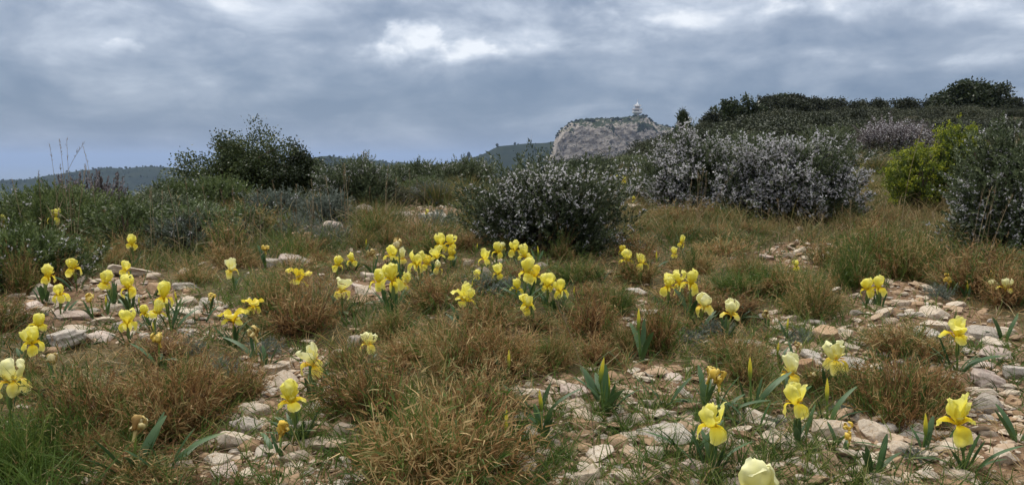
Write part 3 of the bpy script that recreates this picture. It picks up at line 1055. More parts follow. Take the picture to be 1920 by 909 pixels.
def bush(cx, r, wpx, top, kind, name, label, cat="shrub", group=None, deep=.85, **kw):
    x, y, z = polar(cx, r)
    dep = y
    w = wpx / FPX * dep * math.cos(math.atan((cx - CX) / FPX)) ** 0
    h = top_z(top, dep) - z
    if kind in (rosemary, spurge):
        h -= .09 * kw.get('ls', 1.0) if kw.get('ls', 1) < 1.5 else .17 * kw['ls']
    if name in ("oak_tree", "pine_tree"):
        pass
    root = empty(name, (x, y, z - .02))
    tag(root, label, cat, group)
    kind(root, w / 2, w / 2 * deep, h, kw.pop('seed', int(cx) % 97), **kw)
    return root


RG = "rosemary bushes in flower on the hilltop"
bush(1022, 4.4, 292, 268, rosemary, "rosemary_bush", "dark rosemary bush with small white flowers standing alone in the middle", "shrub", RG, nsh=2300, flower=.55, seed=3)
bush(1305, 6.7, 190, 234, rosemary, "rosemary_bush", "tall rosemary bush densely covered with pale lilac flowers, right of the middle one", "shrub", RG, nsh=2500, flower=1.5, nf=10, ls=1.1, seed=5, fs=1.3)
bush(1500, 6.4, 225, 232, rosemary, "rosemary_bush", "widest pale flowering rosemary, joined to the right of the tall one", "shrub", RG, nsh=2900, flower=1.5, nf=10, ls=1.1, seed=8, fs=1.3)
bush(1400, 6.5, 150, 275, rosemary, "rosemary_bush", "lower pale flowering rosemary filling the gap between the two tall ones", "shrub", RG, nsh=1500, flower=1.4, nf=9, ls=1.0, seed=9, fs=1.25)
bush(1240, 7.6, 110, 276, rosemary, "rosemary_bush", "green thinly flowered rosemary left against the tall lilac one", "shrub", RG, nsh=1000, flower=.25, ls=1.1, seed=10, tone=.6)
bush(1893, 5.2, 200, 215, rosemary, "rosemary_bush", "dark thinly flowered rosemary cut by the right edge", "shrub", RG, nsh=2100, flower=.5, seed=11, tone=.48)
bush(1792, 7.4, 125, 196, spurge, "yellow_shrub", "bright yellow-green shrub with yellow tips left of the dark edge rosemary", "shrub", seed=2)
bush(1708, 7.2, 110, 252, spurge, "yellow_shrub", "low left half of the yellow-green shrub pair", "shrub", seed=19, nsh=450)
bush(668, 8.0, 150, 286, rosemary, "rosemary_bush", "grey-green rosemary with dull flowers right of the dark oak", "shrub", RG, nsh=1700, flower=.22, ls=1.05, seed=14)
bush(395, 8.2, 165, 322, rosemary, "rosemary_bush", "low green rosemary below the dark oak", "shrub", RG, nsh=1300, flower=.08, ls=1.05, seed=17, tone=.42, mat=M_SHRUB)
bush(105, 6.9, 260, 338, rosemary, "rosemary_bush", "broad mid green rosemary at the left edge with few flowers", "shrub", RG, nsh=2400, flower=.05, seed=20, tone=.5, mat=M_SHRUB)
bush(35, 4.85, 195, 414, rosemary, "rosemary_bush", "darker low rosemary with lilac flowers in front at the left edge", "shrub", RG, nsh=1700, flower=.10, seed=23, tone=.36, mat=M_SHRUB)
bush(172, 7.6, 150, 305, spiky, "heath_shrub", "grey-brown heath with upright dry flower spikes against the far hill", "shrub", seed=6, nsh=170)
bush(452, 10.5, 235, 240, leafy, "oak_tree", "bushy dark green oak with ragged crown standing against the sky", "tree", None, seed=31, ncl=420, per=80, leaf=.030, gap=.066, tone=.5, lump=.6)
bush(572, 10.2, 140, 258, leafy, "oak_tree", "smaller blackish brown-green oak joined to the right of the ragged one", "tree", None, seed=37, ncl=320, per=80, leaf=.028, gap=.065, tone=.25, lump=.55)
bush(520, 7.2, 110, 345, rosemary, "heath_shrub", "grey heathy dwarf shrub before the dark oaks", "shrub", "low grey shrubs before the oaks", nsh=420, flower=.06, seed=41, mat=M_GREYL, tone=.35)
bush(610, 6.6, 90, 352, rosemary, "heath_shrub", "grey-green dwarf shrub with lilac tint before the grey-green rosemary", "shrub", "low grey shrubs before the oaks", nsh=420, flower=.1, seed=43, mat=M_GREYL, tone=.3)
for i, (cx_, r_, w_, tp, lb, sd_, fl, tn) in enumerate([
        (785, 13.5, 85, 278, "dark upright scrub bush in the gap left of the middle rosemary", 45, .08, .4),
        (835, 12.8, 90, 286, "small grey scrub bush just left of the middle rosemary", 46, .15, .5),
        (885, 13.0, 80, 274, "green scrub bush peeping from behind the middle rosemary", 47, .1, .6),
        (735, 12.5, 80, 292, "low grey bush right of the grey-green rosemary on the skyline", 48, .12, .45),
        (1110, 12.0, 90, 278, "brownish bare-topped bush below the cliff", 49, .1, .3),
        (1195, 14.0, 105, 290, "fresh green bush below the cliff foot", 50, .08, .75),
        (1075, 14.5, 70, 294, "small dark bush left below the cliff", 51, .2, .35),
        (1560, 20.0, 150, 214, "tall green bush behind the flowering rosemaries", 52, .2, .62),
        (1390, 16.0, 110, 232, "green bush rising between the two flowering rosemaries", 53, .2, .5),
        (1285, 18.0, 90, 262, "dark bush on the slope beside the cliff", 54, .1, .4)]):
    bush(cx_, r_, w_, tp, rosemary, "scrub_bush", lb, "shrub", "scrub bushes behind the front row", nsh=620, flower=fl, ls=1.9, seed=sd_, tone=tn)
bush(1672, 17.0, 150, 204, rosemary, "heather_bush", "dusky lilac bush in full bloom behind the rosemaries on the right", "shrub", None, nsh=900, flower=.9, ls=1.9, seed=61, mat=M_HEATH, tone=.35)
bush(1365, 11.5, 55, 262, spurge, "yellow_shrub", "small yellowish shrub peeping between the flowering rosemaries", "shrub", seed=66, nsh=160)
# small grey-green scrublets scattered before the skyline on the left
small = []
for i in range(4):
    root = empty("dwarf_shrub", (0, 0, -50))
    rosemary(root, .2, .2, [.24, .3, .2, .26][i], 140 + i, nsh=330, flower=[.06, .03, .05, 0][i], ls=.8, mat=[M_GREYL, M_ROS, M_DARK, M_SHRUB][i], tone=[.3, .5, .6, .35][i])
    small.append(root)
cnt = 0
for i in range(600):
    if cnt >= 44:
        break
    px_, r_ = rng.uniform(235, 900), math.exp(rng.uniform(math.log(4.9), math.log(12)))
    x, y, z = polar(px_, r_)
    if fbm(p3(x * .9, y * .9), 2, 145) < .05:
        continue
    k_ = int(rng.integers(4))
    o_ = small[cnt] if cnt < 4 else copy_tree(small[k_])
    k_ = cnt if cnt < 4 else k_
    o_.location = (x, y, z - .02)
    o_.rotation_euler = (0, 0, rng.uniform(0, 6.28))
    q = rng.uniform(.7, 1.35)
    o_.scale = (q * rng.uniform(.9, 1.4), q * rng.uniform(.9, 1.4), q * rng.uniform(.6, 1.0))
    o_['category'] = "shrub"
    u_, v_, _d = project(x, y, z)
    auto_label(o_, float(u_), float(v_), ["grey", "dark green", "brownish dark", "mid green"][k_] + " dwarf shrub", "dwarf shrubs in the grass on the left")
    cnt += 1
# trees and clumps on the right hand hill
bush(1358, 52, 50, 178, leafy, "hill_tree", "dark rounded tree on the hill crest", "tree", None, lump=.7, seed=71, ncl=120, per=60, leaf=.16, gap=.22, tone=.25, r0=.12)
bush(1396, 54, 56, 188, leafy, "hill_tree", "low spreading dark tree right of the rounded crest tree", "tree", None, lump=.7, seed=72, ncl=90, per=50, leaf=.16, gap=.2, tone=.35, r0=.1)
bush(1277, 44, 26, 205, leafy, "pine_tree", "small spiky pine on the slope beside the cliff", "tree", None, seed=73, ncl=90, per=70, leaf=.2, gap=.16, tone=.3, r0=.09, conif=True)
bush(1813, 58, 118, 152, leafy, "hill_tree", "large dark spreading tree on the right skyline", "tree", None, seed=74, ncl=230, per=70, leaf=.18, gap=.24, tone=.22, r0=.16, lump=.35)
bush(1765, 59, 60, 170, leafy, "hill_tree", "low dark tree leaning left of the large skyline tree", "tree", None, lump=.7, seed=75, ncl=110, per=60, leaf=.17, gap=.22, tone=.25, r0=.1)
_knob = bush(1462, 60.2, 34, 170, leafy, "hill_tree", "bush crowning the stony knob on the skyline", "tree", None, seed=76, ncl=90, per=70, leaf=.13, gap=.16, tone=.4, r0=.08)
_knob.location.z -= .3
for (px_, r_, w_, tp_, lab_) in [(1472, 57.5, 46, 184, "low scrub on the near side of the stony knob"), (1494, 57.5, 40, 187, "low scrub on the near right foot of the stony knob"), (1520, 59, 50, 186, "low dark scrub on the skyline just right of the stony knob"), (1605, 61, 50, 187, "low dark scrub in the middle of the right skyline"), (1740, 60, 46, 183, "low scrub left against the large spreading tree"), (1330, 50, 44, 204, "dark scrub below the left of the rounded crest tree"), (1484, 59.5, 40, 180, "dark scrub spilling down the right of the stony knob"), (1441, 59.5, 44, 179, "dark scrub spilling down the left of the stony knob"), (1425, 57, 44, 184, "low dark bush left of the stony knob on the skyline"), (1560, 62, 60, 184, "low dark bush on the skyline right of the stony knob"),
                                 (1690, 60, 70, 182, "flat dark bush row on the skyline above the dusky lilac bush"), (1640, 61, 40, 186, "small skyline bush between two flat dark bushes"),
                                 (1885, 60, 50, 184, "small skyline bush right of the large spreading tree")]:
    bush(px_, r_, w_, tp_, leafy, "skyline_bush", lab_, "shrub", None, seed=int(px_) % 90, ncl=90, per=70, leaf=.12, gap=.16, tone=.3, r0=.06, mat=M_DARK, names=("foliage", "branches"))
# many alike shrubs on the hill: six grown once, then copied
HPX = [1150, 1170, 1250, 1300, 1340, 1400, 1440, 1500, 1600, 1700, 1760, 1850, 1950]
HPY = [300, 288, 239, 223, 206, 196, 189, 186, 188, 189, 187, 189, 192]
protos = []
for i in range(6):
    root = empty("hill_shrub", (0, 0, -50))
    leafy(root, 1.0, 1.0, [.9, 1.1, .8, 1.2, .7, 1.0][i], 80 + i, 110, 80, .065, M_DARK, [.2, .35, .4, .5, .28, .6][i], .13, r0=.05, names=("foliage", "branches"))
    protos.append(root)
cnt = 0
for i in range(1800):
    if cnt >= 240:
        break
    a_ = R(rng.uniform(8, 38))
    r_ = math.exp(rng.uniform(math.log(20), math.log(82)))
    x, y = r_ * math.sin(a_), r_ * math.cos(a_)
    z = float(H(x, y))
    px_, py_, dep = project(x, y, z)
    if px_ > 1950 or px_ < 1180:
        continue
    bl = fbm(p3(x * .12, y * .12), 2, 90)
    if bl < -.25 and rng.random() < .8:
        continue
    s = rng.uniform(.5, 1.1) * (0.75 + r_ / 110) * (.7 if r_ > 52 else 1)
    room = (py_ - float(np.interp(px_, HPX, HPY) + 6 * math.sin(px_ * .045) + 4 * math.sin(px_ * .13 + 1))) * dep / FPX          # how tall it may stand under the skyline
    if room < .25:
        continue
    s = min(s, room / 1.4)
    o_ = protos[cnt % 6] if cnt < 6 else copy_tree(protos[int(rng.integers(6))])
    o_.location = (x, y, z - .05)
    o_.rotation_euler = (0, 0, rng.uniform(0, 6.28))
    o_.scale = (s * rng.uniform(.9, 1.5), s * rng.uniform(.9, 1.5), s * rng.uniform(.55, 1.0))
    area = ("below the rounded crest tree" if px_ < 1420 else "below the stony knob" if px_ < 1540 else "on the slope behind the tall green bush" if px_ < 1640 else "under the large skyline tree" if px_ > 1730 else "above the dusky lilac bush")
    dist = "high up " if r_ > 55 else "low down " if r_ < 32 else ""
    tag(o_, f"dark scrub clump {dist}{area}, one of many", "shrub", f"scrub clumps {dist}{area} on the hill")
    cnt += 1
# undergrowth carpeting the hill, the far ground and the brow on the left
g = Geo()
n = 2600
a_ = np.radians(rng.uniform(-36, 40, n))
r_ = np.exp(rng.uniform(math.log(11), math.log(90), n))
x, y = r_ * np.sin(a_), r_ * np.cos(a_)
keep = (np.degrees(a_) > 6) | (r_ < 22)
keep &= fbm(p3(x * .15, y * .15), 3, 97) > np.where(r_ > 24, .02, -.35)
u_, v_, d_ = project(x, y, H(x, y))
keep &= (u_ < 1150) | (v_ - np.interp(u_, HPX, HPY) - 5 * np.sin(u_ * .045) > (.14 + r_ * .009) * FPX / d_)
x, y, r_ = x[keep], y[keep], r_[keep]
per = 60
s = (.10 + r_ * .0065)
Q = np.repeat(np.stack([x, y, H(x, y) + s * .5], -1), per, 0) + rng.normal(size=(len(x) * per, 3)) * np.repeat(s, per)[:, None] * np.array([1.1, 1.1, .55])
dd = norm(rand_unit(len(Q)) + np.array([0, 0, .5]))
lf = np.repeat(.022 + r_ * .0011, per)
V, F = kites(Q, dd, perp(dd), lf * rng.uniform(.7, 1.4, len(Q)), lf * .2)
tn = np.clip(np.repeat(.40 + .28 * rng.normal(size=len(x)), per) + .1 * rng.normal(size=len(Q)), 0, 1)
g.add(V, F, np.repeat(tn, 4))
tag(g.build("undergrowth", M_DARK), "low dark undergrowth carpeting the hill", None, None, "stuff")
# bleached dead branch below the lilac bush
db = Geo()
x, y, z = polar(1638, 13.5)
for e in ([.28, 0, .16], [-.22, .05, .11], [.12, -.02, .2], [.33, .1, .05]):
    t = np.linspace(0, 1, 6)[:, None]
    P = np.array([-.1, 0, .0]) + np.array(e) * t + rng.normal(size=(6, 3)) * .012
    V, F = tube(P, np.linspace(.018, .005, 6), 5)
    db.add(V, F)
o_ = db.build("dead_branch", M_PALEBARK)
o_.location = (x, y, z + .02)
tag(o_, "bleached forked dead branch lying below the dusky lilac bush", "branch")
# ------------------------------------------------------------------ rocks
def sphere(sub):
    V, F = ico / np.linalg.norm(ico, axis=1, keepdims=True), icf
    for _ in range(sub):
        mid = {}
        V = list(V)
        nf = []

        def md(a, b_):
            k = (min(a, b_), max(a, b_))
            if k not in mid:
                q = V[a] + V[b_]
                V.append(q / np.linalg.norm(q))
                mid[k] = len(V) - 1
            return mid[k]
        for a, b_, c in F:
            ab, bc, ca = md(a, b_), md(b_, c), md(c, a)
            nf += [[a, ab, ca], [b_, bc, ab], [c, ca, bc], [ab, bc, ca]]
        V, F = np.array(V), np.array(nf)
    return V, F


S4, S3, S1 = sphere(4), sphere(3), sphere(1)


def rock_shape(sub, seed, flat, cuts=11, rough=.05, ledge=0.0):
    r = np.random.default_rng(seed)
    V, F = sub
    V = V.copy() * 1.25
    for i in range(cuts):
        nrm = r.normal(size=3)
        if i < 5:
            nrm[2] *= .35
        nrm /= np.linalg.norm(nrm)
        c = r.uniform(.55, .92)
        d = V @ nrm - c
        V = V - np.where(d > 0, d * .97, 0)[:, None] * nrm
    for sgn in (1, -1):
        d = sgn * V[:, 2] - r.uniform(.5, .75)
        V[:, 2] -= sgn * np.where(d > 0, d * .95, 0)
    nv = norm(V)
    V = V + nv * (rough * fbm(V * 2.0 + seed, 4, seed % 50) + rough * .5 * fbm(V * 6.0, 2, seed % 37))[:, None]
    if ledge:
        k = np.round(V[:, 2] * 4 + .8 * fbm(V * 1.6, 2, seed % 31)) / 4
        V[:, :2] *= (1 + ledge * np.sin(k * 17.3 + seed))[:, None]
        V[:, 2] = V[:, 2] * .55 + k * .45
    V = V * np.array([1, r.uniform(.72, .95), flat])
    return V / np.abs(V[:, 0]).max(), F


ROCKM = {'L': M_LIME, 'P': M_PINK, 'G': M_GREYR, 'O': M_OCHRE}
# photo centre, width, height of each larger rock; stone; label
ROCKS = [
    (125, 632, 92, 52, 'G', 1, "large layered grey-pink rock with dark hollow under its lip"),
    (225, 574, 58, 18, 'L', 0, "flat cream slab right of the golden side iris on the left"),
    (150, 590, 74, 24, 'P', 0, "flat pinkish slab above the large layered rock"),
    (100, 562, 50, 20, 'L', 0, "small cream slab behind the flat pinkish slab on the left"),
    (243, 509, 92, 20, 'L', 0, "long pale slab lying behind the left iris group"),
    (82, 542, 42, 34, 'L', 0, "cream block below the upper left iris"),
    (345, 535, 52, 26, 'G', 1, "grey cracked rock right of the left iris group"),
    (300, 640, 46, 22, 'G', 0, "grey flat stone behind the wide left tussock"),
    (352, 620, 34, 34, 'G', 1, "narrow dark grey rock behind the right end of the wide left tussock"),
    (185, 632, 46, 24, 'P', 0, "flat pink stone touching the large layered rock"),
    (547, 489, 62, 32, 'P', 0, "pinkish boulder lying alone in grass left of the broad iris trio"),
    (508, 493, 30, 20, 'G', 0, "small grey rock left of the pinkish boulder"),
    (588, 431, 46, 20, 'G', 0, "grey flat rock, left of the far rock pair"),
    (623, 425, 38, 20, 'P', 0, "pale pink rock, right of the far rock pair"),
    (690, 546, 44, 22, 'L', 0, "pale stone left under the broad iris trio"),
    (672, 636, 56, 30, 'G', 0, "grey slab half hidden by grass right of the two-toned cream iris"),
    (470, 795, 68, 38, 'G', 1, "pale front slab with grey striped face left of the front left iris"),
    (518, 690, 54, 20, 'L', 0, "cream flat stone left of the two-toned cream iris"),
    (540, 716, 52, 26, 'L', 0, "rounded cream stone just behind the front left iris"),
    (500, 725, 40, 18, 'L', 0, "small cream stone left behind the front left iris"),
    (622, 757, 82, 34, 'L', 0, "large flat cream slab right of the front left iris"),
    (648, 803, 44, 34, 'L', 0, "cream stone with grey end left of the big foreground tussock"),
    (602, 808, 38, 26, 'O', 0, "small ochre rock left of the big foreground tussock"),
    (610, 828, 90, 16, 'L', 0, "long thin slab left of the big foreground tussock base"),
    (1075, 734, 52, 20, 'P', 0, "pinkish lozenge stone left of the yellow-tipped bud"),
    (1082, 762, 60, 22, 'L', 0, "cream slab in front of the pinkish lozenge stone"),
    (1160, 829, 38, 34, 'O', 0, "angular ochre block before the long tilted slab"),
    (1248, 808, 108, 26, 'G', 0, "long tilted white slab left of the drooping lemon iris"),
    (1192, 783, 50, 26, 'L', 0, "cream block behind the angular ochre block"),
    (1190, 852, 40, 22, 'L', 0, "cream stone in front of the angular ochre block"),
    (1547, 628, 58, 30, 'O', 0, "peach coloured slab above the upright cream iris"),
    (1585, 620, 24, 22, 'L', 0, "small cream stone touching the peach coloured slab"),
    (1748, 609, 62, 24, 'L', 0, "cream slab left of the iris by the slabs"),
    (1838, 628, 64, 38, 'G', 0, "grey-cream boulder right of the iris by the slabs"),
    (1885, 622, 44, 26, 'L', 0, "flat cream slab near the right edge above the stacked slabs"),
    (1876, 667, 66, 28, 'P', 1, "layered pinkish slab lying above the pink-veined rock"),
    (1852, 708, 88, 48, 'P', 1, "large pink-veined rock near the right edge"),
    (1900, 695, 46, 40, 'G', 0, "grey block behind the right end of the pink-veined rock"),
    (1848, 735, 48, 22, 'L', 0, "small white stone before the pink-veined rock"),
    (1852, 758, 52, 36, 'G', 0, "grey block right of the front right iris"),
    (1640, 808, 66, 44, 'L', 0, "rounded cream boulder right of the stacked lemon irises"),
    (1415, 778, 84, 36, 'L', 0, "broad flat cream slab right of the drooping lemon iris"),
    (1555, 805, 84, 44, 'L', 0, "large cream rock below the stacked lemon irises"),
    (1503, 690, 60, 44, 'O', 0, "pale brown rock behind the stacked lemon irises"),
    (1588, 678, 46, 22, 'G', 0, "white slab right of the upright cream iris"),
    (1476, 830, 66, 36, 'L', 1, "ribbed cream rock in front of the large cream rock"),
    (1822, 868, 48, 40, 'O', 0, "rounded ochre boulder at the lower right"),
    (1770, 866, 26, 18, 'L', 0, "small cream stone left of the rounded ochre boulder"),
    (1880, 855, 60, 34, 'L', 0, "pale slab at the lower right corner"),
    (1702, 650, 64, 28, 'P', 0, "flat pinkish rock behind the dark right tussock"),
    (1690, 700, 30, 24, 'L', 0, "small white rock sunk in the dark right tussock"),
    (222, 882, 44, 46, 'O', 0, "orange-brown block at the lower left behind the withered cream iris"),
    (178, 898, 46, 22, 'L', 0, "cream stone at the lower left edge of the frame"),
    (412, 862, 52, 24, 'L', 0, "cream stone below the pale front slab"),
    (345, 870, 46, 30, 'L', 0, "cream stone right of the withered cream iris"),
    (378, 832, 34, 24, 'L', 0, "small upright stone at the foot of the wide left tussock"),
    (1303, 762, 34, 32, 'L', 0, "upright cream stone behind the drooping lemon iris"),
    (1337, 752, 26, 22, 'L', 0, "small rounded stone below the yellow withered pair"),
    (1215, 755, 36, 20, 'L', 0, "white stone among leaves right of the yellow-tipped bud"),
    (1095, 795, 54, 26, 'O', 0, "ochre rock in front of the cream slab at lower centre"),
    (1100, 890, 70, 30, 'L', 0, "cream rock at the bottom edge right of the big foreground tussock"),
    (1175, 893, 50, 26, 'L', 0, "cream rock at the bottom edge left of the huge cream iris"),
    (975, 735, 44, 24, 'L', 0, "cream stone right of the big foreground tussock"),
    (968, 760, 38, 22, 'L', 0, "second cream stone right of the big foreground tussock, the lower"),
    (1018, 499, 28, 28, 'G', 0, "whitish round stone right behind the central iris cluster"),
    (906, 510, 28, 26, 'G', 0, "round grey stone left behind the central iris cluster"),
    (800, 469, 26, 20, 'P', 0, "pink stone left behind the paired back irises"),
    (877, 492, 22, 16, 'L', 0, "small stone right of the paired back irises"),
    (815, 405, 54, 24, 'G', 1, "far grey-white rock outcrop left of the middle rosemary"),
    (748, 402, 46, 12, 'P', 0, "far flat rock left of the grey-white outcrop"),
    (690, 395, 40, 12, 'P', 0, "far flat rock before the grey-green rosemary"),
    (1204, 323, 48, 12, 'L', 0, "pale rock in the gap between the rosemaries"),
    (1190, 388, 32, 14, 'L', 0, "rock at the foot of the gap between the rosemaries"),
    (1500, 471, 32, 16, 'L', 0, "cream stone left of the green tussock mound"),
    (1558, 466, 26, 20, 'O', 0, "ochre stone touching the left of the green tussock mound"),
    (1785, 466, 30, 12, 'L', 0, "white flat stone right of the green tussock mound"),
    (1212, 470, 22, 18, 'G', 0, "grey stone behind the three small irises"),
    (1350, 430, 20, 12, 'L', 0, "small white stone in front of the flowering rosemaries"),
    (1745, 543, 42, 12, 'L', 0, "flat cream stone between the twin irises and the right edge"),
    (1690, 568, 44, 16, 'L', 0, "cream slab in front of the twin irises"),
    (1450, 585, 30, 12, 'L', 0, "cream stone beside the pointed lemon iris"),
    (1400, 645, 60, 22, 'G', 0, "flat grey stone in front of the pointed lemon iris"),
]
rock_meshes = {}


def rock_obj(name, x, y, z, w, h, mat, shape, fine=True, sink=.3, rz=None):
    key = (shape % 18, mat.name, fine)
    if key not in rock_meshes:
        r = np.random.default_rng(shape % 18 + 500)
        V, F = rock_shape(S4 if fine else S3, 100 + shape % 18, .50, 16, .035, .10 if shape % 18 in (1, 5, 9, 13, 16) else 0.0)
        rock_meshes[key] = Geo().add(V, F).mesh("rock", mat, True)
    o = link(name, rock_meshes[key])
    sc = w / 2
    hz_ = np.clip(h / w / .5, .4, 1.6)
    o.location = (x, y, z + sc * .62 * hz_ * (1 - 2 * sink) * .5)
    o.scale = (sc, sc * rng.uniform(.8, 1.05), sc * hz_)
    o.rotation_euler = (rng.normal() * .14, rng.normal() * .16, rng.uniform(-.5, .5) + (math.pi if rng.random() < .5 else 0) if rz is None else rz)
    return o


big = []
for i, (px, py, w, h, mt, lay, lab) in enumerate(ROCKS):
    P = at(px, py + h * .25)
    dep = project(*P)[2]
    W_ = w / FPX * dep * (1.2 if px < 1300 else 1.08)
    shp = [1, 5, 9, 13, 16][i % 5] if lay else [0, 2, 3, 4, 6, 7, 8, 10, 11, 12, 14, 15, 17][i % 13]
    o = rock_obj("limestone_rock", P[0], P[1], P[2], W_, h / FPX * dep * 1.3, ROCKM[mt], shp)
    tag(o, lab, "rock", "larger limestone rocks")
    big.append((P[0], P[1], W_ / 2))
# outcrops on the hill
for (px, r_, w, h, lab) in [(1480, 57, 24, 10, "pale rock face on the right of the stony knob"), (1405, 50, 40, 14, "pale rock patch below the rounded crest tree"),
                            (1722, 56, 40, 10, "pale rock strip left of the large skyline tree"), (1450, 42, 30, 12, "pale rocks on the slope under the stony knob"),
                            (1432, 34, 40, 10, "flat pale rock low on the slope behind the rosemaries")]:
    x, y, z = polar(px, r_)
    o = rock_obj("limestone_outcrop", x, y, z, w / FPX * y, h / FPX * y * 2, M_GREYR, len(lab), True, .2)
    tag(o, lab, "rock", "rock outcrops on the hill")

# middling stones: things, scattered over the stony patches
SW = {'L': "cream", 'P': "pinkish", 'G': "grey", 'O': "ochre"}
cnt = 0
for i in range(9000):
    if cnt >= 270:
        break
    a_ = R(rng.uniform(-33, 33))
    r_ = math.exp(rng.uniform(math.log(1.55), math.log(6.5)))
    x, y = r_ * math.sin(a_), r_ * math.cos(a_)
    if rng.random() > float(stony(x, y)) * 1.2 or float(stony(x, y)) < .25:
        continue
    w = (.028 + .075 * rng.random() ** 1.7) * (1 + .07 * r_)
    if any((x - b0) ** 2 + (y - b1) ** 2 < (b2 * .8 + w * .4) ** 2 for b0, b1, b2 in big):
        continue
    z = float(H(x, y))
    px, py, dep = project(x, y, z)
    if not (-10 < px < 1930 and py < 915):
        continue
    mt = rng.choice(list('LLLLLLPGGO'))
    o = rock_obj("stone", x, y, z, w, w * rng.uniform(.26, .62), ROCKM[mt], int(rng.integers(18)), False, .2, rng.uniform(0, 6.28))
    o['category'] = "stone"
    auto_label(o, px, py, f"{'flat' if o.scale[2] < o.scale[0] * .8 else 'chunky'} {SW[mt]} stone", "loose middling stones among the grass")
    big.append((x, y, w / 2))
    cnt += 1

# gravel: nobody could count it
g = {k: Geo() for k in 'LO'}
n = 110000
a_ = np.radians(rng.uniform(-36, 36, n))
r_ = np.exp(rng.uniform(math.log(1.3), math.log(8), n))
x, y = r_ * np.sin(a_), r_ * np.cos(a_)
keep = rng.random(n) < np.clip(stony(x, y) * 1.1, 0.06, 1) * .31
x, y, r_ = x[keep], y[keep], r_[keep]
s = rng.uniform(.0025, .0075, len(x)) * np.exp(rng.normal(size=len(x)) * .6) * (1 + r_ * .12)
s = np.minimum(s, .032)
Vs, Fs = S1
n = len(x)
sh = rng.uniform(.55, 1.1, (n, 1, 3)) * np.array([1.25, 1.0, .45])
V = Vs[None] * sh * s[:, None, None] * (1 + .28 * (rng.random((n, len(Vs), 1)) * 2 - 1))
th_ = rng.uniform(0, 6.28, n)
c_, s_ = np.cos(th_)[:, None], np.sin(th_)[:, None]
tl = rng.normal(size=(n, 1)) * .3
V = np.stack([V[..., 0] * c_ - V[..., 1] * s_, V[..., 0] * s_ + V[..., 1] * c_, V[..., 2] + tl * V[..., 0]], -1)
V = V + np.stack([x, y, H(x, y) + s * .25], -1)[:, None]
F = (Fs[None] + (np.arange(n) * len(Vs))[:, None, None]).reshape(-1, 3)
gg = Geo().add(V.reshape(-1, 3), F, np.repeat(rng.random(n), len(Vs)))
m_grav, N, o = new_mat("gravel")
at_n = N.node('ShaderNodeAttribute', attribute_name='tone')
t = N.node('ShaderNodeTexCoord')
f = N.noise(t.outputs['Object'], 90, 3, .6)
c = N.ramp(at_n.outputs['Fac'], [(0, (.24, .155, .09)), (.3, (.38, .26, .16)), (.55, (.48, .37, .265)), (.8, (.62, .53, .41)), (1, (.46, .41, .35))])
c = N.mix(N.m('MULTIPLY', f, .5), c, (.17, .11, .07))
p = N.node('ShaderNodeBsdfPrincipled')
N.put(p.inputs['Base Color'], c)
p.inputs['Roughness'].default_value = .95
p.inputs['Specular IOR Level'].default_value = .1
m_grav.node_tree.links.new(p.outputs[0], o.inputs['Surface'])
tag(gg.build("gravel", m_grav, smooth=False), "pale angular limestone gravel on bare soil", None, None, "stuff")

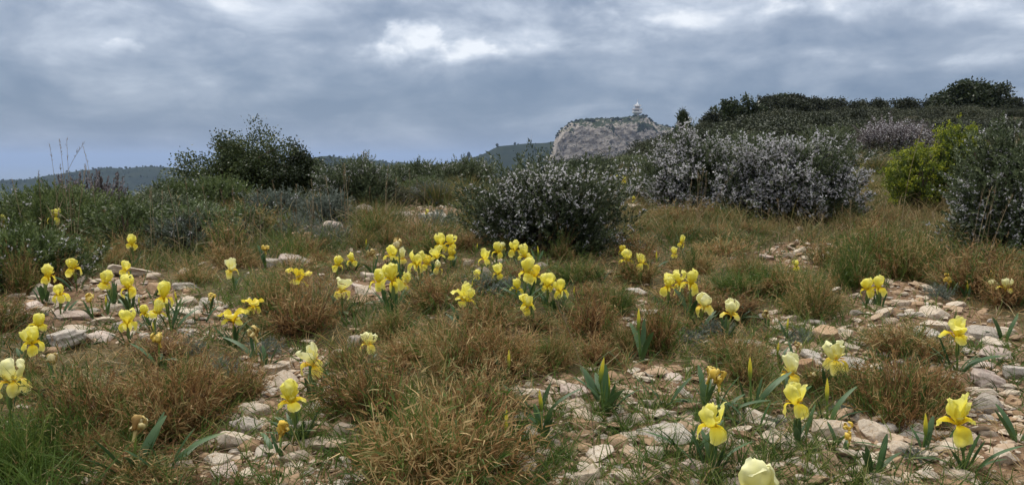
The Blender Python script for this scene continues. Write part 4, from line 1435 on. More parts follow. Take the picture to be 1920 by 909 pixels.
# ------------------------------------------------------------------ grass tussocks
def tussock_parts(Rr, Hh, nsh, tone_mu, green, seed, lean=(0, 0)):
    """wiry stems in a dome, short stiff leaves splaying from them; returns dry and green meshes"""
    nc = 9                                            # a ragged cluster of several tufts, not one dome
    cc = rng.normal(size=(nc, 2)) * .45
    ch = rng.uniform(.4, 1.25, nc)
    ct = rng.normal(size=nc) * .10
    ci = rng.integers(0, nc, nsh)
    q = cc[ci] + rng.normal(size=(nsh, 2)) * .20
    q *= np.minimum(1, 1.0 / np.maximum(np.linalg.norm(q, axis=1), 1e-6))[:, None]
    ql = q - cc[ci]
    B = np.concatenate([q * Rr * .75, np.full((nsh, 1), -.01)], 1)
    out_ = np.concatenate([q, np.zeros((nsh, 1))], 1)
    D = norm(out_ * .45 + np.concatenate([ql, np.zeros((nsh, 1))], 1) * 1.3 + np.array([lean[0], lean[1], 1.0]) + .22 * rng.normal(size=(nsh, 3)))
    prof = (1 - .35 * np.linalg.norm(q, axis=1) ** 2) * ch[ci]
    L = Hh * rng.uniform(.55, 1.12, nsh) * prof
    bend = out_ * (L * .3)[:, None] + rng.normal(size=(nsh, 3)) * (L * .14)[:, None]
    bend[:, 2] = -np.abs(bend[:, 2]) * .8
    isg = rng.random(nsh) < green
    patch = fbm(np.concatenate([q * 2.2, np.full((nsh, 1), seed * 1.7)], 1), 2, seed)
    isg = isg | (rng.random(nsh) < np.clip(patch * 1.5 - .1, 0, 1) * green * 1.5)
    res = []
    for sel, gr in ((~isg, False), (isg, True)):
        n = int(sel.sum())
        g = Geo()
        if n == 0:
            res.append(None)
            continue
        Bs, Ds, Ls, bs = B[sel], D[sel], L[sel], bend[sel]
        tn = (tone_mu + .09 * rng.normal(size=n) + .12 * patch[sel] + ct[ci[sel]]) if not gr else (.42 + .16 * rng.normal(size=n))
        V, F, k = strips(Bs, Ds, perp(Ds), Ls, .0011, bs, 4, 3.0)
        tv = np.clip(np.repeat(tn - .18, k), 0, 1) if not gr else np.clip(np.repeat(tn + .1, k), 0, 1)
        g.add(V, F, tv)
        nl = 13
        t = .22 + .80 * (np.arange(nl)[None] + rng.random((n, nl)) * .9) / nl
        P = Bs[:, None] + Ds[:, None] * (Ls[:, None] * t)[..., None] + bs[:, None] * (t ** 2)[..., None]
        tan = norm((Ds * Ls[:, None])[:, None] + 2 * bs[:, None] * t[..., None]).reshape(-1, 3)
        side0 = np.repeat(perp(Ds), nl, 0)
        sgn = np.tile(np.where(np.arange(nl) % 2, 1.0, -1.0), n)[:, None]
        ang = rng.uniform(.4, 1.15, (n * nl, 1))
        dd = norm(tan * np.cos(ang) + norm(side0 * sgn + .5 * rng.normal(size=tan.shape)) * np.sin(ang))
        ll = rng.uniform(.017, .050, n * nl) * (Hh / .22) ** .5
        bb = np.zeros((n * nl, 3))
        bb[:, 2] = ll * rng.uniform(-.35, .12, n * nl)
        V, F, k = strips(P.reshape(-1, 3), dd, perp(dd), ll, .00145 * rng.uniform(.7, 1.5, n * nl), bb, 2, 1.4)
        tl_ = np.clip(np.repeat(tn, nl) + .13 * rng.normal(size=n * nl) + (.30 * (t.ravel() - .62) if not gr else .0), 0, 1)
        g.add(V, F, np.repeat(tl_, k))
        res.append(g.mesh("dry_shoots" if not gr else "green_shoots", M_DRY if not gr else M_GRN))
    return res


# kind: tone, green share
KINDS = {'tan': (.50, .20), 'red': (.28, .10), 'orange': (.43, .15), 'brown': (.34, .32), 'mixed': (.45, .50), 'green': (.55, .68), 'fresh': (.66, .95), 'straw': (.55, .35)}
tus_mesh = {}


def tussock(px, base, wpx, hpx, kind, label, v=0, name="grass_tussock", fixed=True, scale_sh=1.0):
    P = at(px, base - 4)
    dep = project(*P)[2]
    w, h = wpx / FPX * dep, hpx / FPX * dep * 1.02
    nearb = 0 if dep < 2.3 else 1 if dep < 4 else 2
    key = (kind, v, nearb)
    if key not in tus_mesh:
        tone, gr = KINDS[kind]
        tus_mesh[key] = tussock_parts(.17, .22, int([560, 380, 240][nearb]), tone, gr, v * 7 + len(kind))
    root = empty(name, (P[0], P[1] + w * .12, P[2]), rng.uniform(0, 6.28))
    sx, sz = w / .42 * rng.uniform(.9, 1.08), h / .205
    root.scale = (sx, sx * rng.uniform(.7, 1.1), sz)
    root.rotation_euler = (rng.normal() * .13, rng.normal() * .13, root.rotation_euler[2])
    a_, b_ = tus_mesh[key]
    if a_:
        link("dry_shoots", a_, root)
    if b_:
        link("green_shoots", b_, root)
    if label:
        tag(root, label, "tussock", "grass tussocks")
    return root, P, w, h


TUS = [
    (815, 912, 300, 195, 'tan', "big tan tussock in the centre foreground"),
    (165, 830, 190, 165, 'brown', "left half of the wide left tussock, greyish brown"),
    (320, 815, 190, 160, 'tan', "right half of the wide left tussock, with bleached straw blades"),
    (95, 862, 110, 105, 'fresh', "bright green grass clump before the left half of the wide left tussock"),
    (30, 905, 170, 150, 'fresh', "bright green grass clump at the lower left corner"),
    (700, 785, 180, 145, 'brown', "brown and green tussock behind the big foreground tussock"),
    (860, 720, 210, 130, 'orange', "rust-tan tussock behind the big foreground tussock, the widest there"),
    (960, 712, 150, 105, 'orange', "rusty tussock right behind the big foreground tussock"),
    (565, 636, 150, 118, 'red', "orange-brown tussock behind the two-toned cream iris"),
    (500, 600, 100, 95, 'mixed', "olive tussock left of the orange-brown tussock"),
    (1100, 648, 130, 105, 'red', "reddish dead tussock right of the lone low iris"),
    (1030, 690, 110, 80, 'tan', "tan tussock in front of the reddish tussock"),
    (1240, 665, 130, 118, 'brown', "brown tussock in front of the right iris trio"),
    (1170, 665, 90, 70, 'tan', "small tan tussock left below the brown tussock by the right iris trio"),
    (1700, 808, 190, 150, 'brown', "dark brown and green tussock left of the front right iris"),
    (1760, 770, 110, 100, 'red', "rusty right shoulder of the dark right tussock"),
    (1610, 545, 130, 100, 'green', "left part of the green tussock mound"),
    (1700, 530, 140, 105, 'mixed', "right part of the green tussock mound, browner"),
    (1650, 520, 120, 100, 'green', "crest of the green tussock mound"),
    (1525, 600, 140, 95, 'straw', "straw coloured tussock between the pointed lemon iris and twin irises"),
    (1470, 560, 120, 80, 'mixed', "olive tussock behind the pointed lemon iris"),
    (1300, 518, 95, 62, 'tan', "tan tussock behind the right iris trio"),
    (825, 585, 130, 70, 'brown', "brown tussock between the broad iris trio and the lone low iris"),
    (1840, 560, 150, 95, 'brown', "brown tussock at the right edge behind the slabs"),
    (1900, 580, 110, 80, 'red', "rusty tussock cut by the right edge"),
    (1400, 722, 120, 78, 'mixed', "olive tussock behind the drooping lemon iris"),
    (40, 720, 90, 60, 'tan', "tan tussock at the left edge below the paired left irises"),
    (1195, 535, 100, 55, 'brown', "short tussock right below the three small irises"),
    (1380, 560, 120, 60, 'green', "green tussock right of the right iris trio"),
    (730, 640, 120, 70, 'mixed', "olive tussock right of the half hidden grey slab"),
    (640, 700, 90, 70, 'mixed', "olive tussock right of the two-toned cream iris"),
    (915, 625, 120, 72, 'brown', "brown tussock in front of the lone low iris"),
    (770, 690, 110, 80, 'orange', "rust-tan tussock left behind the big foreground tussock"),
    (1600, 760, 90, 80, 'mixed', "olive tussock right of the stacked lemon irises"),
    (1530, 735, 80, 62, 'tan', "tan tussock in front of the upright cream iris"),
    (690, 870, 110, 80, 'brown', "low brown tussock left of the big foreground tussock"),
    (900, 905, 140, 120, 'orange', "rusty right shoulder of the big foreground tussock"),
    (420, 480, 130, 80, 'mixed', "olive tussock left of the pinkish boulder"),
    (340, 460, 120, 70, 'straw', "straw tussock behind the left iris group"),
    (470, 445, 120, 60, 'tan', "tan tussock behind the pinkish boulder"),
    (700, 450, 110, 66, 'mixed', "dark rush-like tuft behind the broad iris trio"),
    (30, 560, 80, 90, 'brown', "brown tussock at the left edge before the dark rosemary"),
    (105, 545, 60, 70, 'red', "dead brown tuft behind the upper left irises"),
]
PLACED = []
for i, (px, b_, w, h, k, lab) in enumerate(TUS):
    root, P, ww, hh = tussock(px, b_, w, h, k, lab, i % 4)
    PLACED.append((P[0], P[1], ww / 2))
# ------------------------------------------------------------------ irises
M_PETL = leaf_mat("lemon petal", [(0, (.70, .48, .014)), (.25, (.80, .64, .03)), (.6, (.85, .78, .13)), (1, (.88, .84, .32))], .5, .85, .22, .05)
M_PETP = leaf_mat("cream petal", [(0, (.74, .55, .03)), (.25, (.80, .70, .12)), (.6, (.83, .79, .34)), (1, (.85, .83, .52))], .35, .5, .08)
M_PETG = leaf_mat("golden petal", [(0, (.64, .38, .012)), (.25, (.76, .54, .02)), (.6, (.82, .66, .05)), (1, (.84, .72, .12))], .35, .5, .10)
M_FALL = leaf_mat("lemon fall petal", [(0, (.68, .42, .015)), (.35, (.82, .64, .03)), (.7, (.85, .76, .12)), (1, (.88, .83, .30))], .48, .85, .22, .05)
M_FALP = leaf_mat("cream fall petal", [(0, (.66, .36, .01)), (.35, (.80, .56, .02)), (.65, (.83, .72, .14)), (1, (.84, .79, .34))], .35, .5, .08)
M_WITH = leaf_mat("withered petal", [(0, (.28, .16, .05)), (.4, (.46, .32, .10)), (.75, (.60, .50, .22)), (1, (.68, .60, .36))], .2, .7, .25)
M_WITG = leaf_mat("withered golden petal", [(0, (.44, .24, .03)), (.5, (.68, .46, .06)), (1, (.78, .64, .22))], .2, .7, .2)
M_BUD = leaf_mat("iris bud", [(0, (.10, .16, .03)), (.4, (.24, .29, .04)), (.65, (.60, .52, .04)), (1, (.74, .62, .06))], .15, .45, .1)
M_IRL = leaf_mat("iris leaf", [(0, (.075, .125, .035)), (.5, (.040, .085, .028)), (.9, (.055, .105, .035)), (1, (.20, .18, .07))], .18, .5, .35, .25)
M_STEM = leaf_mat("iris stem", [(0, (.07, .13, .035)), (.5, (.12, .19, .04)), (1, (.36, .38, .06))], .1, .45, .2)
M_SPATHE = leaf_mat("iris spathe", [(0, (.09, .15, .04)), (.7, (.17, .22, .07)), (1, (.36, .30, .16))], .2, .5, .2)


def spline(ctrl, v):
    """smooth curve through control points"""
    c = np.asarray(ctrl, float)
    n = len(c)
    s = np.clip(v, 0, 1) * (n - 1)
    i = np.minimum(s.astype(int), n - 2)
    f = (s - i)[:, None]
    p0, p1, p2, p3_ = c[np.maximum(i - 1, 0)], c[i], c[i + 1], c[np.minimum(i + 2, n - 1)]
    return .5 * (2 * p1 + (p2 - p0) * f + (2 * p0 - 5 * p1 + 4 * p2 - p3_) * f**2 + (3 * p1 - p0 - 3 * p2 + p3_) * f**3)


def petal(ctrl, wmax, cup, ruf, seed, nu=9, nv=13, peak=.6, tone_lo=0.0, notch=.05, skew=0.0, crumple=0.0):
    r = np.random.default_rng(seed)
    v = np.linspace(0, 1, nv)
    u = np.linspace(-1, 1, nu)
    c = spline(ctrl, v)
    w = np.where(v < peak, .16 + .84 * np.sin(np.clip(v / peak, 0, 1) * math.pi / 2) ** 1.4, np.sqrt(np.maximum(0, 1 - ((v - peak) / (1.015 - peak)) ** 2.6))) * wmax
    tn = np.gradient(c, axis=0)
    tn /= np.maximum(np.linalg.norm(tn, axis=1, keepdims=True), 1e-9)
    nr = np.stack([tn[:, 1], -tn[:, 0]], 1)              # outward / upper side normal in the radial plane
    U, V_ = np.meshgrid(u, v)
    ww = w[:, None] * U
    ph = r.uniform(0, 6.28, 4)
    off = -cup * (U ** 2) * w[:, None] + ruf * np.abs(U) ** 1.5 * V_ * (np.sin(U * 4 + V_ * 9 + ph[0]) + .7 * np.sin(V_ * 17 + ph[1] + U * 2))
    off = off + .0012 * np.sin(U * 9 + ph[2]) * V_ - .0016 * np.exp(-(U / .12) ** 2) * V_
    along = -notch * wmax * np.exp(-(U / .25) ** 2) * np.clip((V_ - .85) / .15, 0, 1)
    X = c[:, 0:1] + nr[:, 0:1] * off + tn[:, 0:1] * along
    Zz = c[:, 1:2] + nr[:, 1:2] * off + tn[:, 1:2] * along
    Y = ww + skew * V_ ** 2 * wmax
    P = np.stack([X, Y, Zz], -1)
    if crumple:
        P = P + crumple * np.stack([fbm(P * 90 + seed + k * 9, 2, seed + k) for k in range(3)], -1)
    F = np.array([[i * nu + j, i * nu + j + 1, (i + 1) * nu + j + 1, (i + 1) * nu + j] for i in range(nv - 1) for j in range(nu - 1)])
    tone = np.clip(tone_lo + (1 - tone_lo) * (V_ * .9 + .12 * np.abs(U)) + .06 * np.sin(U * 7 + ph[3]), 0, 1)
    return P.reshape(-1, 3), F, tone.ravel()


def pmesh(name, mat, *a, **k):
    P, F, t = petal(*a, **k)
    return Geo().add(P, F, t).mesh(name, mat)


STD_DOME = [(.003, 0), (.010, .010), (.021, .026), (.0245, .043), (.019, .058), (.008, .066)]
STD_UP = [(.003, 0), (.008, .012), (.015, .030), (.019, .048), (.018, .062), (.013, .072)]
STD_OPEN = [(.003, 0), (.009, .012), (.019, .028), (.028, .045), (.033, .058), (.031, .068)]
STD_FLOP = [(.003, 0), (.010, .014), (.022, .031), (.034, .039), (.045, .036), (.050, .027)]
FAL_DROP = [(.003, 0), (.013, .005), (.025, .006), (.033, -.004), (.034, -.020), (.029, -.035)]
FAL_OUT = [(.003, 0), (.013, .007), (.025, .011), (.035, .008), (.041, -.001), (.043, -.010)]
FAL_TUCK = [(.003, 0), (.011, .004), (.020, .004), (.025, -.005), (.023, -.017), (.016, -.026)]
PM = {}
for col, ms, mf in (('L', M_PETL, M_FALL), ('P', M_PETP, M_FALP), ('G', M_PETG, M_FALL)):
    for nm, ct in (('dome', STD_DOME), ('up', STD_UP), ('open', STD_OPEN), ('flop', STD_FLOP)):
        for s in range(3):
            PM[col, nm, s] = pmesh("standard_petal", ms, ct, .0235 if nm != 'up' else .0195, .44, .0056, 11 * s + len(nm), nu=11, nv=17, peak=.56, tone_lo=.12, crumple=.0028, skew=(s - 1) * .12)
    for nm, ct in (('drop', FAL_DROP), ('out', FAL_OUT), ('tuck', FAL_TUCK)):
        for s in range(3):
            PM[col, 'f' + nm, s] = pmesh("fall_petal", mf, ct, .0178, -.22, .0036, 40 + 7 * s + len(nm), peak=.66, skew=(s - 1) * .15, crumple=.0016)
    g = Geo()
    for k3 in range(3):
        P, F, t = petal([(.002, .002), (.010, .012), (.018, .019), (.0235, .0215), (.026, .027)], .0072, .5, .0006, 5 + k3, 7, 7, .6, .35)
        a_ = k3 * 2 * math.pi / 3 + math.pi / 3
        P = np.stack([P[:, 0] * math.cos(a_) - P[:, 1] * math.sin(a_), P[:, 0] * math.sin(a_) + P[:, 1] * math.cos(a_), P[:, 2]], -1)
        g.add(P, F, t)
        # the beard on each fall
        n = 26
        q = np.stack([rng.uniform(.008, .027, n), rng.normal(size=n) * .0016, np.full(n, .0075)], -1)
        q = np.stack([q[:, 0] * math.cos(a_) - q[:, 1] * math.sin(a_), q[:, 0] * math.sin(a_) + q[:, 1] * math.cos(a_), q[:, 2]], -1)
        d_ = norm(rand_unit(n) * .5 + np.array([0, 0, 1.0]))
        V, Fk = kites(q, d_, perp(d_), .006, .0009)
        g.add(V, Fk, 0.0)
    V, F = lathe([(.0028, -.014), (.0032, -.006), (.0042, 0), (.003, .004), (.001, .006)], 8)
    g.add(V, F, .1)
    PM[col, 'core'] = g.mesh("flower", mf)


def leaf_mesh(seed, L, W, bend):
    r = np.random.default_rng(seed)
    n = 9
    v = np.linspace(0, 1, n)
    w = W * np.minimum(1, .55 + 1.2 * v) * np.where(v < .55, 1, np.sqrt(np.maximum(0, 1 - ((v - .55) / .46) ** 2.0)))
    x = bend * L * v ** 2.0 + .03 * L * v
    z = L * v * (1 - .32 * abs(bend) * v)
    fold = .25
    V = []
    for k in range(n):
        for s_, dy in ((-1, 0), (0, fold), (1, 0)):
            V.append([x[k] - fold * w[k] * (1 - abs(s_)), s_ * w[k], z[k] + .0 * dy])
    F = [[i * 3 + j, i * 3 + j + 1, (i + 1) * 3 + j + 1, (i + 1) * 3 + j] for i in range(n - 1) for j in range(2)]
    tone = np.repeat(np.clip(v * .92 + r.normal() * .05, 0, 1), 3)
    return Geo().add(V, F, tone).mesh("leaf", M_IRL)


LEAFM = [leaf_mesh(i, 1.0, [.058, .066, .05, .07][i % 4], [.08, .25, .5, .8, .15, .38][i % 6]) for i in range(12)]


def stem_mesh(h, lean, tip_tone):
    t = np.linspace(0, 1, 7)
    P = np.stack([lean[0] * t ** 2, lean[1] * t ** 2, h * t], -1)
    V, F = tube(P, np.interp(t, [0, .7, 1], [.0034, .003, .0026]), 7)
    return Geo().add(V, F, np.repeat(np.interp(t, [0, .55, 1], [0, .3, tip_tone]), 7)).mesh("stem", M_STEM)


g = Geo()
for sgn in (1, -1):
    P, F, t = petal([(.0036, 0), (.0062, .012), (.0066, .026), (.0052, .042), (.004, .052)], .0066, .85, .0002, 3, 7, 8, .35)
    P = P * np.array([sgn, sgn, 1])
    g.add(P, F, t)
SPATHE = g.mesh("spathe", M_SPATHE)


def add_leaves(root, n, L, rz, spread=1.0):
    for i in range(n):
        me = LEAFM[int(rng.integers(12))]
        o = link("leaf", me, root)
        k = i - (n - 1) / 2
        l = L * rng.uniform(.65, 1.1)
        a = rz + (0 if k >= 0 else math.pi) + rng.normal() * .35
        tilt = abs(k) * .13 * spread + .04 + abs(rng.normal()) * .09
        o.scale = (l, l * rng.uniform(.9, 1.25), l)
        o.rotation_euler = Euler((rng.normal() * .10, tilt, a), 'XYZ')
        o.location = (math.cos(a) * abs(k) * .006 + rng.normal() * .004, math.sin(a) * abs(k) * .006 + rng.normal() * .004, -.008)


def solve_height(px, py, w, phys, hs):
    best = None
    for h in hs:
        P = at(px, py, h)
        dep = project(*P)[2]
        s = w * dep / FPX / phys
        cost = (math.log(s / 1.06)) ** 2 + 8 * (h - .13) ** 2
        if best is None or cost < best[0]:
            best = (cost, h, P, s)
    return best[1:]


def iris(px, py, w, col, std, fal, label, nleaf=4, group="yellow irises in bloom", small=False, lean=None, name="yellow_iris", rot=None):
    h, P, s = solve_height(px, py, w, .066, np.linspace(.07, .25, 19))
    s = float(np.clip(s, .6, 1.75)) * .93
    gz = float(H(P[0], P[1]))
    hb = max(P[2] - gz - .018 * s, .05)          # height of the flower's base
    root = empty(name, (P[0], P[1], gz))
    tag(root, label, "iris", group)
    ln = rng.normal(size=2) * .012 if lean is None else np.array(lean)
    root.location = (P[0] - ln[0], P[1] - ln[1], gz)
    st = link("stem", stem_mesh(hb - .012 * s, ln, 1.0), root)
    if not small:
        sp_ = link("spathe", SPATHE, root)
        q = max(.35, (hb - .055 * s) / max(hb, .01))
        sp_.location = (ln[0] * q * q, ln[1] * q * q, max(hb - .068 * s, .004))
        sp_.scale = (s, s, min(s, hb / .075))
        sp_.rotation_euler = (-ln[1] * 3, ln[0] * 3, rng.uniform(0, 6))
    fl = link("flower", PM[col, 'core'], root)
    fl.location = (ln[0], ln[1], hb)
    fl.scale = (s, s, s)
    fl.rotation_euler = (rng.normal() * .12 - ln[1] * 4, rng.normal() * .12 + ln[0] * 4, rng.uniform(0, 2.09) if rot is None else rot)
    kinds = std if isinstance(std, (list, tuple)) else [std] * 3
    for k in range(3):
        o = link("standard_petal", PM[col, kinds[k], int(rng.integers(3))], fl)
        o.rotation_euler = (rng.normal() * .10, rng.normal() * .16, k * 2.0944 + rng.normal() * .16)
        q = rng.uniform(.86, 1.1)
        o.scale = (q, q, q)
    fk = fal if isinstance(fal, (list, tuple)) else [fal] * 3
    for k in range(3):
        o = link("fall_petal", PM[col, 'f' + fk[k], int(rng.integers(3))], fl)
        o.rotation_euler = (0, rng.normal() * .13, k * 2.0944 + 1.0472 + rng.normal() * .08)
        q = rng.uniform(.9, 1.1)
        o.scale = (q, q, q)
    if nleaf:
        add_leaves(root, nleaf, min(.15, hb * .95 + .015), rng.uniform(0, 3.14), .7)
    FLOWERS.append((px, py, w, project(*P)[2]))
    return root


FLOWERS = []
D_, U_, O_, FL = 'dome', 'up', 'open', 'flop'
IR = [
    # left group
    (90, 513, 30, 'L', D_, 'tuck', "yellow iris at the upper left, furthest left of the upper pair"),
    (136, 498, 28, 'L', D_, 'drop', "yellow iris at the upper left with falls spread, right of its neighbour"),
    (196, 526, 28, 'L', D_, 'tuck', "yellow iris with a hollow dome left of the two stacked irises"),
    (234, 502, 24, 'L', D_, 'tuck', "upper of the two stacked yellow irises before the long pale slab"),
    (240, 533, 30, 'L', D_, 'drop', "lower of the two stacked yellow irises, its petals hanging long"),
    (112, 548, 28, 'L', D_, 'drop', "yellow iris with open dome just above the flat pinkish slab"),
    (307, 551, 36, 'L', D_, 'drop', "large round yellow iris at the right end of the left group"),
    (270, 584, 21, 'L', D_, 'tuck', "left of the two small irises below the large round iris"),
    (293, 583, 28, 'L', U_, 'out', "right of the two small irises below the large round iris"),
    (238, 599, 32, 'L', D_, 'drop', "ragged bright iris behind the wide left tussock"),
    (72, 606, 28, 'L', D_, 'out', "upper of the overlapping iris pair left of the large layered rock"),
    (60, 636, 37, 'L', D_, 'drop', "lower of the overlapping iris pair left of the large layered rock"),
    (24, 706, 52, 'P', D_, 'drop', "big pale cream iris at the left edge of the frame"),
    (437, 595, 32, 'G', FL, 'out', "drooping golden iris with floppy petals left of the orange-brown tussock"),
    (434, 503, 24, 'P', O_, 'drop', "pale open iris alone left of the pinkish boulder"),
    (474, 570, 25, 'G', FL, 'drop', "golden iris with brown hanging petals above the drooping golden one"),
    (9, 413, 20, 'L', D_, 'tuck', "yellow iris on the left edge in front of the broad rosemary"),
    (102, 405, 22, 'L', D_, 'drop', "yellow iris standing out in front of the broad left rosemary"),
    (247, 453, 24, 'L', D_, 'tuck', "yellow iris low in grass right of the left rosemary"),
    # centre left
    (632, 494, 22, 'L', D_, 'drop', "lacy yellow iris left of the broad iris trio"),
    (660, 485, 20, 'L', D_, 'drop', "small upright iris just left of the broad iris trio"),
    (560, 521, 32, 'G', FL, 'out', "deep golden splayed iris in front of the pinkish boulder"),
    (640, 539, 29, 'P', O_, 'drop', "cream iris with parted petals and brown throat left of the broad trio"),
    (708, 524, 29, 'L', D_, 'drop', "left flower of the broad iris trio"),
    (735, 517, 41, 'L', D_, 'drop', "large middle flower of the broad iris trio"),
    (758, 529, 24, 'L', U_, 'tuck', "narrow fading right flower of the broad iris trio"),
    (734, 476, 27, 'L', D_, 'out', "round yellow iris behind the broad trio"),
    (754, 482, 22, 'P', U_, 'tuck', "narrow pale iris behind the broad trio, second from left"),
    (781, 490, 29, 'L', D_, 'drop', "full yellow iris between the broad trio and the paired back irises"),
    (800, 492, 22, 'G', D_, 'drop', "rumpled golden iris touching the full yellow one"),
    (827, 454, 26, 'L', D_, 'drop', "left flower of the paired back irises"),
    (844, 453, 25, 'L', D_, 'drop', "right flower of the paired back irises"),
    (819, 478, 24, 'L', O_, 'out', "opened yellow iris just below the paired back irises"),
    (846, 477, 18, 'G', D_, 'tuck', "small golden cup iris right below the paired back irises"),
    (821, 500, 18, 'P', D_, 'drop', "little pale iris in front of the paired back irises"),
    (872, 557, 36, 'L', [U_, FL, D_], 'out', "lone low yellow iris with one petal stretched right"),
    (586, 672, 46, 'P', [U_, U_, O_], 'drop', "two-toned cream iris with tall standards and deep yellow falls"),
    (547, 744, 52, 'L', D_, 'out', "front left iris, lemon dome over golden outspread falls"),
    # central cluster
    (909, 483, 22, 'L', U_, 'drop', "pale yellow iris at the far left of the central cluster"),
    (934, 469, 22, 'L', D_, 'drop', "golden yellow iris at the upper left of the central cluster"),
    (943, 462, 13, 'P', D_, 'tuck', "tiny pale iris peeping behind the upper left of the central cluster"),
    (965, 464, 23, 'L', D_, 'drop', "topmost yellow iris of the central cluster"),
    (985, 476, 26, 'L', U_, 'out', "pointed yellow iris below the topmost one of the central cluster"),
    (934, 509, 25, 'L', D_, 'tuck', "split-dome yellow iris beside the round grey stone"),
    (987, 506, 36, 'L', D_, 'tuck', "largest round flower in the middle of the central cluster"),
    (1003, 514, 26, 'G', D_, 'drop', "golden iris behind the right of the largest central flower"),
    (969, 537, 23, 'L', D_, 'out', "small parted iris at the lower left of the central cluster"),
    (1026, 530, 29, 'L', D_, 'tuck', "tall long-domed iris at the right of the central cluster"),
    (1051, 540, 28, 'L', D_, 'drop', "domed iris with a dark slit at the right end of the central cluster"),
    (989, 567, 29, 'L', D_, 'drop', "lowest iris of the central cluster with one petal hanging"),
    (895, 516, 15, 'L', D_, 'tuck', "half hidden yellow iris left of the round grey stone"),
    # right of centre
    (1175, 484, 24, 'L', D_, 'out', "left of the three small irises, yellow with wide falls"),
    (1203, 491, 24, 'L', U_, 'drop', "right of the three small irises, upright yellow cup"),
    (1166, 469, 14, 'G', D_, 'tuck', "smallest and hindmost of the three small irises"),
    (1252, 533, 29, 'L', D_, 'drop', "left flower of the right iris trio"),
    (1274, 524, 28, 'L', D_, 'tuck', "middle flower of the right iris trio"),
    (1295, 526, 34, 'L', D_, 'drop', "largest and right flower of the right iris trio"),
    (1320, 567, 31, 'P', D_, 'drop', "creamy white iris right below the right iris trio"),
    (1371, 583, 31, 'P', [U_, D_, D_], 'out', "pointed lemon iris right of the creamy white one"),
    (1264, 474, 16, 'L', U_, 'tuck', "lower yellow iris beside the tan tussock"),
    (1277, 453, 17, 'L', U_, 'tuck', "upper yellow iris behind the tan tussock"),
    (1336, 788, 56, 'L', [D_, D_, U_], 'drop', "drooping lemon iris with hanging falls in the right foreground"),
    (1403, 918, 84, 'P', D_, 'drop', "huge cream iris cut by the bottom edge"),
    (1626, 537, 26, 'L', D_, 'drop', "left and lower flower of the twin irises"),
    (1647, 534, 28, 'L', D_, 'drop', "right and taller flower of the twin irises"),
    (1794, 622, 43, 'L', [U_, FL, U_], 'out', "ragged yellow iris by the slabs near the right edge"),
    (1568, 666, 43, 'P', [D_, D_, U_], 'drop', "upright cream iris with yellow throat above the stacked lemon irises"),
    (1483, 694, 40, 'P', [U_, O_, D_], 'drop', "pale iris leaning left, upper of the stacked lemon irises"),
    (1493, 747, 48, 'L', [U_, D_, U_], 'drop', "lower of the stacked lemon irises with two drooping falls"),
    (1798, 781, 58, 'L', [D_, U_, O_], ['out', 'drop', 'out'], "front right iris, bright lemon with spread falls"),
    (1860, 537, 19, 'P', D_, 'tuck', "left of two pale irises low in grass at the right edge"),
    (1886, 536, 24, 'P', D_, 'out', "right of two pale irises low in grass at the right edge"),
    (690, 640, 30, 'P', D_, 'drop', "pale iris half hidden in grass by the half buried grey slab"),
]
for (px, py, w, c, s, f, lab) in IR:
    iris(px, py, w, c, s, f, lab, nleaf=7 if w > 26 else 5)
# far flowers
for (px, py, w, lab) in [(1170, 337, 10, "far left yellow iris in the gap between the rosemaries"), (1240, 320, 9, "far yellow iris against the left side of the flowering rosemaries"),
                         (1247, 317, 6, "far tiny iris touching the one against the flowering rosemaries"), (1186, 352, 9, "far iris lower in the gap between the rosemaries"),
                         (1157, 333, 8, "far iris hard against the right side of the middle rosemary"), (1188, 374, 8, "far iris at the foot of the gap between the rosemaries"),
                         (868, 356, 9, "far yellow iris left of the middle rosemary"), (881, 353, 8, "far pale iris beside the middle rosemary's left side"),
                         (800, 397, 7, "far tiny iris on the grey-white outcrop"), (1613, 313, 8, "far yellow iris right of the flowering rosemaries"),
                         (1610, 334, 8, "far pale iris below the one right of the flowering rosemaries"), (301, 370, 10, "far yellow iris right of the heath spikes"),
                         (366, 396, 8, "far iris below the low green rosemary"), (1493, 497, 10, "small yellow iris beside the cream stone near the green mound")]:
    iris(px, py, w, 'L' if 'pale' not in lab else 'P', D_, 'tuck', lab, nleaf=2, small=True, group="far yellow irises")


def bud_mesh(L, seed, open_=.0):
    r = np.random.default_rng(seed)
    t = np.linspace(0, 1, 12)
    rad = .0065 * np.sin(np.clip(t * .93 + .07, 0, 1) * math.pi) ** .75 * (1 - .35 * t)
    n = 10
    th_ = np.linspace(0, 2 * math.pi, n, endpoint=False)
    V = []
    for i, q in enumerate(t):
        rr_ = rad[i] * (1 + .14 * np.sin(3 * th_ + q * 5))
        V.append(np.stack([rr_ * np.cos(th_ + q * 2), rr_ * np.sin(th_ + q * 2), np.full(n, q * L)], -1))
    F = np.array([[i * n + j, i * n + (j + 1) % n, (i + 1) * n + (j + 1) % n, (i + 1) * n + j] for i in range(11) for j in range(n)])
    return Geo().add(np.concatenate(V), F, np.repeat(np.clip(t * 1.35 - .1 + r.normal() * .06, 0, 1), n)).mesh("bud", M_BUD)


BUDM = [bud_mesh(.075, i) for i in range(4)]


